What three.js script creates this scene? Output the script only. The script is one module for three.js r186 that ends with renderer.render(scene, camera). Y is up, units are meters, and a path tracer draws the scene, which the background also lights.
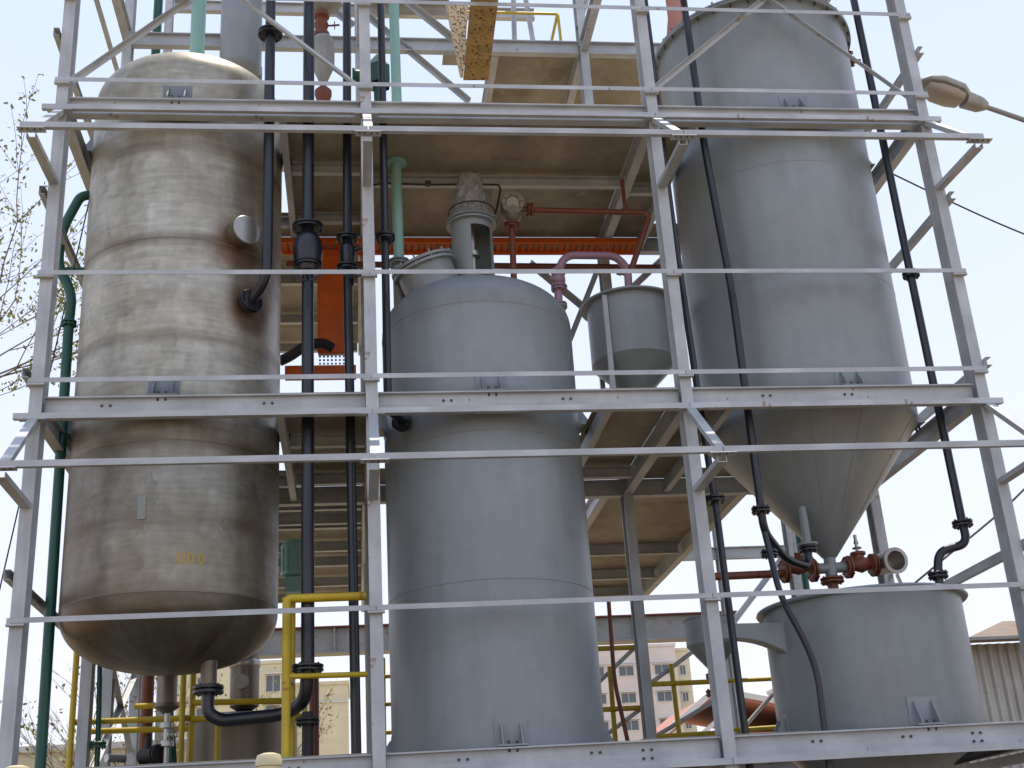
import * as THREE from 'three';
import { mergeGeometries, toCreasedNormals } from 'three/addons/utils/BufferGeometryUtils.js';
import { FontLoader } from 'three/addons/loaders/FontLoader.js';
import { ImprovedNoise } from 'three/addons/math/ImprovedNoise.js';

// ------------------------------------------------------------------ camera, sky, sun
const scene = new THREE.Scene();
const camera = new THREE.PerspectiveCamera(34.09, 1024 / 768, 0.1, 600);
camera.position.set(2.813, 1.6, 10.883);
camera.rotation.order = 'YXZ';
camera.rotation.set(THREE.MathUtils.degToRad(21.72), THREE.MathUtils.degToRad(-7.87), THREE.MathUtils.degToRad(-3.714));
const renderer = new THREE.WebGLRenderer({ antialias: true });
renderer.toneMapping = THREE.LinearToneMapping;
renderer.toneMappingExposure = 1.13;
renderer.shadowMap.enabled = true;

{ // hazy pale blue sky, whiter towards the horizon
  const W = 256, H = 128, d = new Float32Array(W * H * 4);
  for (let j = 0; j < H; j++) for (let i = 0; i < W; i++) {
    const el = ((j + 0.5) / H - 0.5) * 180;
    const e = Math.max(0, el) / 90;
    const t = 1 - Math.exp(-e * 2.6);
    const k = (j * W + i) * 4;
    d[k] = 0.97 - 0.44 * t; d[k + 1] = 0.97 - 0.27 * t; d[k + 2] = 1.05; d[k + 3] = 1;
    if (el < 0) { d[k] = 0.5; d[k + 1] = 0.46; d[k + 2] = 0.4; }
  }
  const sky = new THREE.DataTexture(d, W, H, THREE.RGBAFormat, THREE.FloatType);
  sky.mapping = THREE.EquirectangularReflectionMapping; sky.magFilter = THREE.LinearFilter; sky.needsUpdate = true;
  scene.background = sky; scene.environment = sky;
}
const sun = new THREE.DirectionalLight(0xfff2de, 4.6);
sun.position.set(4 + 6, 4 + 49, -3 - 7.5); sun.target.position.set(4, 4, -3);
sun.castShadow = true; sun.shadow.mapSize.set(2048, 2048); sun.shadow.radius = 1;
Object.assign(sun.shadow.camera, { left: -30, right: 30, top: 30, bottom: -30, near: 1, far: 120 });
scene.add(sun, sun.target);

// ------------------------------------------------------------------ helpers
let seedv = 1234567;
const rnd = () => { seedv = (seedv * 1664525 + 1013904223) >>> 0; return seedv / 4294967296; };
const V = (x, y, z) => new THREE.Vector3(x, y, z);
const A = p => (p.isVector3 ? p : V(...p));
const origins = new WeakMap();
const taken = {};
function numbered(n) { const k = taken[n] = (taken[n] ?? -1) + 1; return k ? `${n}_${String(k).padStart(3, '0')}` : n; }
function tag(o, label, category, group) { o.userData.label = label; o.userData.category = category; if (group) o.userData.group = group; return o; }
function thing(name, base, label, category, group) {
  const g = new THREE.Group(); g.name = numbered(name); g.position.set(...base); origins.set(g, V(...base)); scene.add(g);
  return tag(g, label, category, group);
}
function part(name, geos, mat, parent, label) {        // geometry is given in world metres
  const g = Array.isArray(geos) ? (geos.length > 1 ? mergeGeometries(geos) : geos[0]) : geos;
  const o = origins.get(parent) || V(0, 0, 0);
  g.translate(-o.x, -o.y, -o.z);
  const m = new THREE.Mesh(g, mat); m.name = name; origins.set(m, o); parent.add(m);
  if (label) m.userData.label = label;
  return m;
}
function struct(name, geo, mat) { const m = new THREE.Mesh(geo, mat); m.name = name; m.userData.kind = 'structure'; scene.add(m); return m; }
function raw(pos, nor, uv) {
  const g = new THREE.BufferGeometry();
  g.setAttribute('position', new THREE.Float32BufferAttribute(pos, 3));
  g.setAttribute('normal', new THREE.Float32BufferAttribute(nor, 3));
  g.setAttribute('uv', new THREE.Float32BufferAttribute(uv, 2));
  return g;
}
// cross sections: u across, v up
const POLY = {
  I: (h, b, tw, tf) => { const H = h / 2, B = b / 2, w = tw / 2; return [[-B, -H], [B, -H], [B, -H + tf], [w, -H + tf], [w, H - tf], [B, H - tf], [B, H], [-B, H], [-B, H - tf], [-w, H - tf], [-w, -H + tf], [-B, -H + tf]]; },
  C: (h, b, tw, tf) => { const H = h / 2, B = b / 2; return [[-B, -H], [B, -H], [B, -H + tf], [-B + tw, -H + tf], [-B + tw, H - tf], [B, H - tf], [B, H], [-B, H]]; },
  L: (h, b, t) => { const H = h / 2, B = b / 2; return [[-B, -H], [B, -H], [B, -H + t], [-B + t, -H + t], [-B + t, H], [-B, H]]; },
  P: (h, b, t, l) => { const H = h / 2, B = b / 2; return [[-B, -H], [B, -H], [B, -H + l], [B - t, -H + l], [B - t, -H + t], [-B + t, -H + t], [-B + t, H - t], [B - t, H - t], [B - t, H - l], [B, H - l], [B, H], [-B, H]]; },
  R: (h, b, c = 0.003) => { const H = h / 2, B = b / 2; return [[-B + c, -H], [B - c, -H], [B, -H + c], [B, H - c], [B - c, H], [-B + c, H], [-B, H - c], [-B, -H + c]]; },
};
function member(a, b, poly, up = [0, 1, 0]) {
  a = A(a); b = A(b);
  const w = b.clone().sub(a), len = w.length(); w.normalize();
  let v = A(up).clone().addScaledVector(w, -A(up).dot(w)).normalize();
  const u = w.clone().cross(v);
  const pos = [], nor = [], uv = [];
  const pt = (q, o) => o.clone().addScaledVector(u, q[0]).addScaledVector(v, q[1]);
  const uo = rnd() * 3, vo = rnd() * 3;
  const tri = (p, q, r, n, tu) => {
    const c = q.clone().sub(p).cross(r.clone().sub(p));
    if (c.dot(n) < 0) { [q, r] = [r, q]; tu = [tu[0], tu[2], tu[1]]; }
    for (const [k, s] of [p, q, r].entries()) { pos.push(s.x, s.y, s.z); nor.push(n.x, n.y, n.z); uv.push(tu[k][0] + uo, tu[k][1] + vo); }
  };
  let run = 0;
  for (let i = 0; i < poly.length; i++) {
    const p = poly[i], q = poly[(i + 1) % poly.length], dx = q[0] - p[0], dy = q[1] - p[1], l = Math.hypot(dx, dy);
    const n = u.clone().multiplyScalar(dy / l).addScaledVector(v, -dx / l);
    const p0 = pt(p, a), q0 = pt(q, a), p1 = pt(p, b), q1 = pt(q, b);
    tri(p0, q0, q1, n, [[run, 0], [run + l, 0], [run + l, len]]); tri(p0, q1, p1, n, [[run, 0], [run + l, len], [run, len]]);
    run += l;
  }
  const c2 = poly.map(q => new THREE.Vector2(q[0], q[1]));
  for (const f of THREE.ShapeUtils.triangulateShape(c2, []))
    for (const [o, s] of [[a, -1], [b, 1]]) tri(...f.map(i => pt(poly[i], o)), w.clone().multiplyScalar(s), f.map(i => poly[i]));
  return raw(pos, nor, uv);
}
const box = (x0, x1, y0, y1, z0, z1, c = 0.003) => member([x0, (y0 + y1) / 2, (z0 + z1) / 2], [x1, (y0 + y1) / 2, (z0 + z1) / 2], POLY.R(y1 - y0, z1 - z0, Math.min(c, (y1 - y0) / 4, (z1 - z0) / 4)));
function bend(pts, r = 0.12, n = 8) {                  // polyline with rounded corners
  pts = pts.map(A); const out = [pts[0].clone()];
  for (let i = 1; i < pts.length - 1; i++) {
    const p = pts[i], a = pts[i - 1].clone().sub(p), b = pts[i + 1].clone().sub(p);
    const k = Math.min(r, a.length() * 0.48, b.length() * 0.48);
    const s = p.clone().addScaledVector(a.normalize(), k), e = p.clone().addScaledVector(b.normalize(), k);
    for (let j = 0; j <= n; j++) { const t = j / n; out.push(s.clone().multiplyScalar((1 - t) ** 2).addScaledVector(p, 2 * t * (1 - t)).addScaledVector(e, t * t)); }
  }
  out.push(pts[pts.length - 1].clone()); return out;
}
function sweep(pts, r, n = 14, cap = true) {
  const rad = typeof r === 'function' ? r : () => r;
  const N = pts.length, rings = []; let t0 = pts[1].clone().sub(pts[0]).normalize();
  let u = V(0.31, 0.2, 0.93).cross(t0).normalize(), len = 0; const lens = [0];
  for (let i = 0; i < N; i++) {
    const t = (i === 0 ? pts[1].clone().sub(pts[0]) : i === N - 1 ? pts[i].clone().sub(pts[i - 1]) : pts[i + 1].clone().sub(pts[i - 1])).normalize();
    u.addScaledVector(t, -u.dot(t)).normalize(); const v = t.clone().cross(u);
    if (i) len += pts[i].distanceTo(pts[i - 1]); lens[i] = len;
    const R = rad(i / (N - 1)), ring = [];
    for (let k = 0; k <= n; k++) { const a = k / n * Math.PI * 2, d = u.clone().multiplyScalar(Math.cos(a)).addScaledVector(v, Math.sin(a)); ring.push([pts[i].clone().addScaledVector(d, R), d]); }
    ring.t = t; ring.R = R; rings.push(ring);
  }
  const pos = [], nor = [], uv = [], uo = rnd() * 2;
  const push = (q, nn, a, b) => { pos.push(q.x, q.y, q.z); nor.push(nn.x, nn.y, nn.z); uv.push(a + uo, b + uo); };
  for (let i = 0; i < N - 1; i++) for (let k = 0; k < n; k++) {
    const P = [[i, k], [i, k + 1], [i + 1, k + 1], [i + 1, k]];
    for (const j of [0, 1, 2, 0, 2, 3]) { const [a, b] = P[j], [q, d] = rings[a][b]; push(q, d, b / n * 6.283 * rings[0].R, lens[a]); }
  }
  if (cap) for (const [i, s] of [[0, -1], [N - 1, 1]]) { const nn = rings[i].t.clone().multiplyScalar(s); for (let k = 0; k < n; k++) { push(pts[i], nn, 0, 0); push(rings[i][s > 0 ? k : k + 1][0], nn, 0, 0.02); push(rings[i][s > 0 ? k + 1 : k][0], nn, 0.02, 0.02); } }
  return raw(pos, nor, uv);
}
const rod = (a, b, r, n = 12) => sweep([A(a), A(b)], r, n);
const ARCN = (c, rx, rz, a0, a1, n = 12) => { const o = []; for (let i = 0; i <= n; i++) { const a = a0 + (a1 - a0) * i / n; o.push(V(c[0] + rx * Math.sin(a), c[1], c[2] + rz * Math.cos(a))); } return o; };
function orient(g, base, axis = [0, 1, 0]) { const q = new THREE.Quaternion().setFromUnitVectors(V(0, 1, 0), A(axis).clone().normalize()); g.applyQuaternion(q); const b = A(base); g.translate(b.x, b.y, b.z); return g; }
function lathe(profile, base, axis = [0, 1, 0], n = 24, uvm = null, crease = 0.55) {
  let g = new THREE.LatheGeometry(profile.map(p => new THREE.Vector2(Math.max(p[0], 0.0001), p[1])), n, Math.PI, Math.PI * 2);
  const uv = g.attributes.uv, ps = g.attributes.position, R = Math.max(...profile.map(p => p[0])), np = profile.length;
  const acc = [0]; for (let i = 1; i < np; i++) acc[i] = acc[i - 1] + Math.hypot(profile[i][0] - profile[i - 1][0], profile[i][1] - profile[i - 1][1]);
  for (let i = 0; i < uv.count; i++) { const u = uv.getX(i); if (uvm) uv.setXY(i, u, (ps.getY(i) - uvm[0]) / (uvm[1] - uvm[0])); else uv.setXY(i, u * 6.283 * R, acc[i % np]); }
  g = toCreasedNormals(g, crease);
  return orient(g, base, axis);
}
const disc = (c, axis, r, t, n = 22) => lathe([[0, -t / 2], [r - 0.004, -t / 2], [r, -t / 2 + 0.004], [r, t / 2 - 0.004], [r - 0.004, t / 2], [0, t / 2]], c, axis, n);
function around(c, axis, r, n, fn, ph = 0.2) {
  const w = A(axis).clone().normalize(), u = (Math.abs(w.y) > 0.9 ? V(1, 0, 0) : V(0, 1, 0)).cross(w).normalize(), v = w.clone().cross(u), out = [];
  for (let k = 0; k < n; k++) { const a = ph + k / n * Math.PI * 2; out.push(fn(A(c).clone().addScaledVector(u, r * Math.cos(a)).addScaledVector(v, r * Math.sin(a)), w)); }
  return out;
}
function flange(c, axis, r, t = 0.022, gap = 0.012, bolts = 8) {   // bolted flange pair
  const w = A(axis).clone().normalize(), o = A(c), k = (t + gap) / 2, g = [];
  for (const s of [-1, 1]) g.push(disc(o.clone().addScaledVector(w, s * k), w, r, t));
  g.push(...around(o, w, r * 0.8, bolts, (p, q) => rod(p.clone().addScaledVector(q, -(t + gap / 2 + 0.014)), p.clone().addScaledVector(q, t + gap / 2 + 0.014), 0.009, 6)));
  g.push(rod(o.clone().addScaledVector(w, -gap), o.clone().addScaledVector(w, gap), r * 0.62, 14));
  return g;
}
function wheel(c, axis, r, stem) {
  const w = A(axis).clone().normalize(), o = A(c), u = (Math.abs(w.y) > 0.9 ? V(1, 0, 0) : V(0, 1, 0)).cross(w).normalize(), v = w.clone().cross(u), ring = [], g = [];
  for (let i = 0; i <= 28; i++) { const a = i / 28 * 6.2832; ring.push(o.clone().addScaledVector(u, r * Math.cos(a)).addScaledVector(v, r * Math.sin(a))); }
  g.push(sweep(ring, 0.009, 8, false), disc(o, w, 0.025, 0.03, 12));
  for (let k = 0; k < 4; k++) { const a = k * Math.PI / 2 + 0.4; g.push(rod(o, o.clone().addScaledVector(u, r * Math.cos(a)).addScaledVector(v, r * Math.sin(a)), 0.006, 6)); }
  g.push(rod(o, o.clone().addScaledVector(w, -stem), 0.012, 8));
  return g;
}

// ------------------------------------------------------------------ procedural textures
function lattice(nx, ny, seed) { let s = seed >>> 0; const a = new Float32Array(nx * ny); for (let i = 0; i < a.length; i++) { s = (s * 1664525 + 1013904223) >>> 0; a[i] = s / 4294967296; } return (u, v) => { const x = u * nx, y = v * ny, i = Math.floor(x), j = Math.floor(y); let fx = x - i, fy = y - j; fx = fx * fx * (3 - 2 * fx); fy = fy * fy * (3 - 2 * fy); const i0 = ((i % nx) + nx) % nx, i1 = (i0 + 1) % nx, j0 = ((j % ny) + ny) % ny, j1 = (j0 + 1) % ny; return (a[j0 * nx + i0] * (1 - fx) + a[j0 * nx + i1] * fx) * (1 - fy) + (a[j1 * nx + i0] * (1 - fx) + a[j1 * nx + i1] * fx) * fy; }; }
function fbm(nx, ny, oct, seed) { const L = []; let amp = 0.5, tot = 0; for (let o = 0; o < oct; o++) { L.push([lattice(nx << o, ny << o, seed + o * 77), amp]); tot += amp; amp *= 0.55; } return (u, v) => { let s = 0; for (const [f, a] of L) s += f(u, v) * a; return s / tot; }; }
const sst = (a, b, x) => { const t = Math.min(1, Math.max(0, (x - a) / (b - a))); return t * t * (3 - 2 * t); };
const mixc = (a, b, t) => [a[0] + (b[0] - a[0]) * t, a[1] + (b[1] - a[1]) * t, a[2] + (b[2] - a[2]) * t];
function tex(w, h, f, srgb = true) {
  const d = new Uint8Array(w * h * 4);
  for (let j = 0; j < h; j++) for (let i = 0; i < w; i++) { const c = f((i + 0.5) / w, (j + 0.5) / h), k = (j * w + i) * 4; d[k] = Math.max(0, Math.min(255, c[0])); d[k + 1] = Math.max(0, Math.min(255, c[1])); d[k + 2] = Math.max(0, Math.min(255, c[2])); d[k + 3] = 255; }
  const t = new THREE.DataTexture(d, w, h); t.wrapS = t.wrapT = THREE.RepeatWrapping; t.magFilter = THREE.LinearFilter; t.minFilter = THREE.LinearMipmapLinearFilter; t.generateMipmaps = true;
  if (srgb) t.colorSpace = THREE.SRGBColorSpace; t.needsUpdate = true; return t;
}
const rep = (t, x, y) => { t.repeat.set(x, y); return t; };
const n1 = fbm(4, 4, 6, 11), n2 = fbm(6, 2, 6, 29), n3 = fbm(40, 3, 4, 53), n4 = fbm(24, 24, 3, 71), n5 = fbm(3, 40, 4, 91);
// dusty grey paint on rolled steel: mottles, runs, a few rust freckles
const paintTex = rep(tex(512, 512, (u, v) => {
  let k = 206 + 46 * (n1(u, v) - 0.3) + 22 * (n3(u, v) - 0.5) + 14 * (n4(u, v) - 0.5);
  let c = [k, k, k * 1.0]; const ru = sst(0.70, 0.78, n2(v, u) * 0.6 + n4(u, v) * 0.4) * 0.55; c = mixc(c, [150, 112, 84], ru);
  return c;
}), 0.7, 0.7);
const softTex = rep(tex(512, 512, (u, v) => { const k = 224 + 30 * (n1(u, v) - 0.5) + 13 * (n3(u, v) - 0.5) + 14 * (n4(u, v) - 0.5), d = n2(u, v) - 0.5; return [k + 6 * d, k, k - 6 * d]; }), 0.35, 0.3);
const plateTex = rep(tex(512, 512, (u, v) => { const k = 190 + 80 * (n1(u, v) - 0.5) + 30 * (n2(v, u) - 0.5) + 18 * (n4(u, v) - 0.5), s = sst(0.58, 0.7, n1(v + 0.3, u)); return mixc([k, k * 0.97, k * 0.9], [146, 128, 98], s * 0.5); }), 0.5, 0.5);
const rustTex = rep(tex(512, 512, (u, v) => { const a = n1(u, v), b = n4(u, v), h = n4(v + 0.4, u * 0.7); let c = mixc([158, 132, 86], [122, 98, 60], a); c = mixc(c, [58, 44, 34], sst(0.62, 0.7, b) * 0.9); return mixc(c, [172, 140, 90], sst(0.62, 0.74, h) * 0.5); }), 1.6, 1.6);
const speckTex = rep(tex(512, 512, (u, v) => { const b = n4(u * 2, v * 2), a = n1(u, v); let c = mixc([214, 200, 172], [190, 170, 136], a); return mixc(c, [96, 74, 54], sst(0.55, 0.66, b)); }), 1.5, 1.5);
const bumpTex = rep(tex(512, 512, (u, v) => { const k = 128 + 130 * (n1(u, v) - 0.5) + 90 * (n4(u, v) - 0.5); return [k, k, k]; }, false), 0.8, 0.8);
const groundTex = rep(tex(1024, 1024, (u, v) => { const k = n1(u, v), b = n4(u, v), s = n2(v, u); let c = mixc([182, 162, 132], [148, 128, 100], k); c = mixc(c, [120, 104, 84], sst(0.6, 0.7, b) * 0.7); return mixc(c, [196, 180, 152], sst(0.55, 0.7, s) * 0.5); }), 0.12, 0.12);
const wallTex = rep(tex(256, 256, (u, v) => { const k = 228 + 30 * (n1(u, v) - 0.5) + 14 * (n3(u, v) - 0.5); return [k, k, k]; }), 0.1, 0.1);
// mill finish shell of the bare tank: rolled courses, smears, brown stains, heat tint round the nozzle welds
const T1 = { x: 1.086, z: -1.2, r: 1.0, y0: 3.5, y1: 10.3 };
const tu = (x, z) => 0.5 + Math.atan2(x - T1.x, z - T1.z) / (2 * Math.PI), tv = y => (y - T1.y0) / (T1.y1 - T1.y0);
const shellMap = (() => {
  const fa = fbm(7, 7, 6, 301), fb = fbm(5, 60, 4, 311), fc = fbm(60, 6, 4, 331), fd = fbm(16, 26, 5, 341), fe = fbm(90, 60, 3, 351), fg = fbm(30, 260, 2, 377), course = [];
  for (let i = 0; i < 12; i++) course.push(((i * 7919) % 13) / 13 - 0.5);
  const seams = [4.16, 4.80, 5.56, 6.62, 7.65, 8.7];
  return tex(2048, 1024, (u, v) => {
    const y = T1.y0 + v * (T1.y1 - T1.y0); let ci = 0; for (const s of seams) if (y > s) ci++;
    const wx = u + 0.05 * (fd(u, v) - 0.5) + 0.02 * (fe(u, v) - 0.5), wy = v + 0.05 * (fd(u + 0.4, v + 0.2) - 0.5);
    const m = 0.6 * fa(wx, wy) + 0.25 * fb(wx, wy) + 0.15 * fc(wx, wy);
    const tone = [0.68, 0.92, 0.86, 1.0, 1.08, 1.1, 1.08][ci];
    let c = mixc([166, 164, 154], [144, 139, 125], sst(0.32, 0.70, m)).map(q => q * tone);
    const k = 1 + 0.10 * (fd(wx, wy) - 0.5) + 0.18 * (fe(u, v) - 0.5) + 0.12 * (fb(u, v) - 0.5) + 0.11 * (fc(u, v) - 0.5) + 0.14 * (fg(u, v) - 0.5); c = c.map(q => q * k);
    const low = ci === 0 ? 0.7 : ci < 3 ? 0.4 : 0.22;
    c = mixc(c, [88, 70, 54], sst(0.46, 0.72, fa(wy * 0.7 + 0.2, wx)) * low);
    c = mixc(c, [176, 174, 168], sst(0.62, 0.78, fd(wx + 0.31, wy * 0.6)) * 0.18);
    c = mixc(c, [76, 70, 64], sst(0.68, 0.78, fd(wy, wx * 3) * 0.6 + fb(wx * 2, wy) * 0.4) * 0.25);
    for (const s of seams) { const dd = Math.abs(y - s + 0.015 * (fc(u, 0.3) - 0.5)); c = mixc(c, [96, 84, 68], (1 - sst(0.02, 0.1, dd)) * 0.45 * fd(u, v + 0.5) * 1.6); }
    for (const [nx, ny, nz, rr] of [[1.828, 7.02, -0.529, 0.34], [1.707, 7.66, -0.416, 0.34]]) {
      const du = (u - tu(nx, nz)) * 6.283, dv = y - ny, dd = Math.hypot(du, dv) / rr + 0.5 * (fd(u, v) - 0.5);
      c = mixc(c, [92, 62, 42], (1 - sst(0.4, 1.1, dd)) * 0.6);
    }
    return c;
  });
})();
const shellRough = tex(512, 512, (u, v) => { const k = 120 + 70 * (n1(u, v) - 0.4) + 46 * (n5(u, v) - 0.5); return [k, k, k]; }, false);

// ------------------------------------------------------------------ materials
const std = (o) => new THREE.MeshPhysicalMaterial(o);
const lin = (r, g, b) => new THREE.Color().setRGB(r, g, b);
const M = {
  steel: std({ color: lin(0.62, 0.66, 0.70), map: paintTex, roughness: 0.5, metalness: 0.15, bumpMap: bumpTex, bumpScale: 0.002 }),
  plate: std({ color: lin(0.62, 0.59, 0.53), map: plateTex, roughness: 0.72, metalness: 0.05, bumpMap: bumpTex, bumpScale: 0.006 }),
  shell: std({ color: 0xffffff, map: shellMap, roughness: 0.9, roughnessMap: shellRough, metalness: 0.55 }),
  shellBare: std({ color: lin(0.27, 0.235, 0.19), map: softTex, roughness: 0.45, metalness: 0.75 }),
  grey: std({ color: lin(0.315, 0.36, 0.39), map: softTex, roughness: 0.4, metalness: 0.0, bumpMap: bumpTex, bumpScale: 0.003 }),
  lug: std({ color: lin(0.25, 0.29, 0.33), map: softTex, roughness: 0.5 }),
  black: std({ color: lin(0.013, 0.016, 0.028), map: paintTex, roughness: 0.36, clearcoat: 0.2, clearcoatRoughness: 0.35, bumpMap: bumpTex, bumpScale: 0.003 }),
  blackMatt: std({ color: lin(0.02, 0.02, 0.022), map: paintTex, roughness: 0.6 }),
  aqua: std({ color: lin(0.33, 0.62, 0.58), map: softTex, roughness: 0.45 }),
  green: std({ color: lin(0.006, 0.10, 0.07), map: softTex, roughness: 0.4 }),
  yellow: std({ color: lin(0.72, 0.52, 0.02), map: paintTex, roughness: 0.45 }),
  red: std({ color: lin(0.25, 0.075, 0.04), map: paintTex, roughness: 0.5 }),
  orange: std({ color: lin(0.97, 0.17, 0.01), map: paintTex, roughness: 0.5 }),
  purple: std({ color: lin(0.42, 0.27, 0.38), map: softTex, roughness: 0.45 }),
  rust: std({ color: 0xffffff, map: rustTex, roughness: 0.85, bumpMap: bumpTex, bumpScale: 0.01 }),
  speck: std({ color: 0xffffff, map: speckTex, roughness: 0.85 }),
  silver: std({ color: lin(0.6, 0.6, 0.58), map: softTex, roughness: 0.35, metalness: 0.8 }),
  bolt: std({ color: lin(0.06, 0.055, 0.05), roughness: 0.6, metalness: 0.3 }),
  lampGrey: std({ color: lin(0.42, 0.43, 0.42), map: paintTex, roughness: 0.55 }),
  lampBowl: std({ color: lin(0.42, 0.39, 0.34), roughness: 0.35, transmission: 0.25, thickness: 0 }),
  cream: std({ color: lin(0.82, 0.74, 0.46), map: softTex, roughness: 0.4 }),
  wrap: std({ color: lin(0.7, 0.71, 0.74), roughness: 0.25, transmission: 0.72, thickness: 0, side: THREE.DoubleSide }),
  number: std({ color: lin(0.40, 0.29, 0.05), roughness: 0.6 }),
  patch: std({ color: lin(0.34, 0.37, 0.35), map: softTex, roughness: 0.6 }),
  ground: std({ color: lin(0.95, 0.93, 0.9), map: groundTex, roughness: 1 }),
  darkPad: std({ color: lin(0.16, 0.145, 0.125), map: groundTex, roughness: 1 }),
  dull: std({ color: lin(0.26, 0.25, 0.21), map: softTex, roughness: 0.5, metalness: 0.4 }),
  pinkWall: std({ color: lin(0.84, 0.76, 0.70), map: wallTex, roughness: 0.9 }),
  creamWall: std({ color: lin(0.80, 0.74, 0.52), map: wallTex, roughness: 0.9 }),
  whiteTrim: std({ color: lin(0.8, 0.8, 0.78), map: wallTex, roughness: 0.8 }),
  glass: std({ color: lin(0.10, 0.12, 0.14), roughness: 0.12 }),
  redWall: std({ color: lin(0.55, 0.26, 0.21), map: wallTex, roughness: 0.85 }),
  tin: std({ color: lin(0.62, 0.62, 0.60), map: paintTex, roughness: 0.5, metalness: 0.2 }),
  tinBrown: std({ color: lin(0.30, 0.22, 0.17), map: paintTex, roughness: 0.8 }),
  bark: std({ color: lin(0.42, 0.36, 0.31), map: plateTex, roughness: 0.95 }),
  leaf: std({ color: lin(0.30, 0.31, 0.09), roughness: 0.9, side: THREE.DoubleSide }),
  cable: std({ color: lin(0.03, 0.03, 0.032), roughness: 0.6 }),
};

// ------------------------------------------------------------------ ground
{
  const g = new THREE.PlaneGeometry(500, 500, 1, 1); g.rotateX(-Math.PI / 2);
  const uv = g.attributes.uv; for (let i = 0; i < uv.count; i++) uv.setXY(i, uv.getX(i) * 500, uv.getY(i) * 500);
  struct('ground', g, M.ground);
}

{ // unseen dark pad, added to cut ground bounce on undersides and tank bottoms
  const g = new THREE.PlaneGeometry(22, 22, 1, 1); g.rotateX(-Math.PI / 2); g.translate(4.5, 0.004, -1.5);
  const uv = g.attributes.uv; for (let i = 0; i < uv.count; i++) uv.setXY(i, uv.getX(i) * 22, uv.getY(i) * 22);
  struct('added_dark_pad', g, M.darkPad);
}

// ------------------------------------------------------------------ steel frame
const frame = thing('steel_frame', [4.5, 0, -3], 'tall pale grey bolted steel frame of columns, beams and rails holding the tanks', 'steel frame');
const colPoly = POLY.I(0.2, 0.112, 0.012, 0.016), beamPoly = POLY.I(0.2, 0.1, 0.01, 0.014), joistPoly = POLY.C(0.13, 0.07, 0.008, 0.01);
const F = (n, g, m = M.steel, p = frame) => part(n, g, m, p);
const BAY = [0, 3, 6, 9], LEV = [2.48, 5.735, 8.955];       // beam undersides
for (const x of BAY) {
  F('column', [member([x, 0, -0.1], [x, 12.3, -0.1], colPoly, [0, 0, 1]), box(x - 0.13, x + 0.13, 0.0, 0.02, -0.24, 0.04)]);
  F('column', member([x, 0, -3], [x, 15.4, -3], colPoly, [0, 0, 1]));
  if (x !== 6) F('column', member([x, 0, -6], [x, x === 9 ? 9.2 : 15.4, -6], colPoly, [0, 0, 1]));
}
F('column', member([-0.06, 0, -4.5], [-0.06, 5.7, -4.5], colPoly, [0, 0, 1]));
const bolts = (xs, y, z) => xs.flatMap(x => [[x, y], [x + 0.075, y]].map(q => rod([q[0], q[1], z - 0.012], [q[0], q[1], z + 0.012], 0.013, 6)));
const beamBolts = { 0: [0.62, 1.9, 2.4, 3.6, 5.2, 5.35, 6.5, 7.9, 8.6] };
for (const y of [...LEV, 11.98]) {
  const yc = y + 0.1;
  for (let b = 0; b < 3; b++) {
    const x0 = BAY[b] + 0.06, x1 = BAY[b + 1] - 0.06;
    const bm = F('beam', member([x0, yc, -0.1], [x1, yc, -0.1], beamPoly));
    if (y < 12) part('bolts', bolts([x0 + 0.5 + b * 0.11, x0 + 1.95 - b * 0.2, ...(y < 3 ? [x0 + 2.2] : [])], yc + 0.02, -0.095).concat(y < 3 ? bolts([x0 + 2.2], yc - 0.05, -0.095) : []), M.bolt, bm);
    F('beam', member([x0, yc, -3], [x1, yc, -3], beamPoly));
  }
  for (const x of BAY) F('beam', member([x, yc, -0.205], [x, yc, -2.895], beamPoly));
}
// rear platforms
F('beam', member([0.06, 12.08, -6], [8.94, 12.08, -6], beamPoly)); F('beam', member([6, 12.08, -3.11], [6, 12.08, -5.94], beamPoly)); F('beam', member([4.8, 12.08, -3.06], [4.8, 12.08, -5.94], beamPoly)); F('beam', member([0.06, 15.1, -3], [5.94, 15.1, -3], beamPoly)); F('beam', member([0.06, 15.1, -6.1], [5.94, 15.1, -6.1], beamPoly));
for (const x of [5.74, 7.42]) F('beam', member([x, 5.835, -3.06], [x, 5.835, -9], beamPoly));
for (const z of [-6, -7.5, -8.7]) F('joist', member([5.8, 5.855, z], [7.36, 5.855, z], POLY.C(0.15, 0.07, 0.008, 0.01)));
for (const x of [1.25, 2.97]) { F('beam', member([x, 5.835, -3.06], [x, 5.835, -9], beamPoly)); F('beam', member([x, 9.055, -3.06], [x, 9.055, -6.2], beamPoly)); }
for (const z of [-3.3, -3.9, -4.1, -5.2, -6, -7.2, -8.2]) F('joist', member([1.3, 5.82, z], [2.91, 5.82, z], joistPoly));
for (const z of [-3.9, -5.1, -6.1]) F('joist', member([1.3, 9.04, z], [2.91, 9.04, z], joistPoly));
F('column', member([8.86, 0, -9], [8.86, 7.2, -9], colPoly, [0, 0, 1]));
F('beam', member([7.2, 6.5, -9], [10.4, 6.5, -9], beamPoly)); F('brace', member([8.9, 5.3, -8.95], [10.4, 6.9, -8.95], POLY.L(0.09, 0.09, 0.01)));
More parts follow.
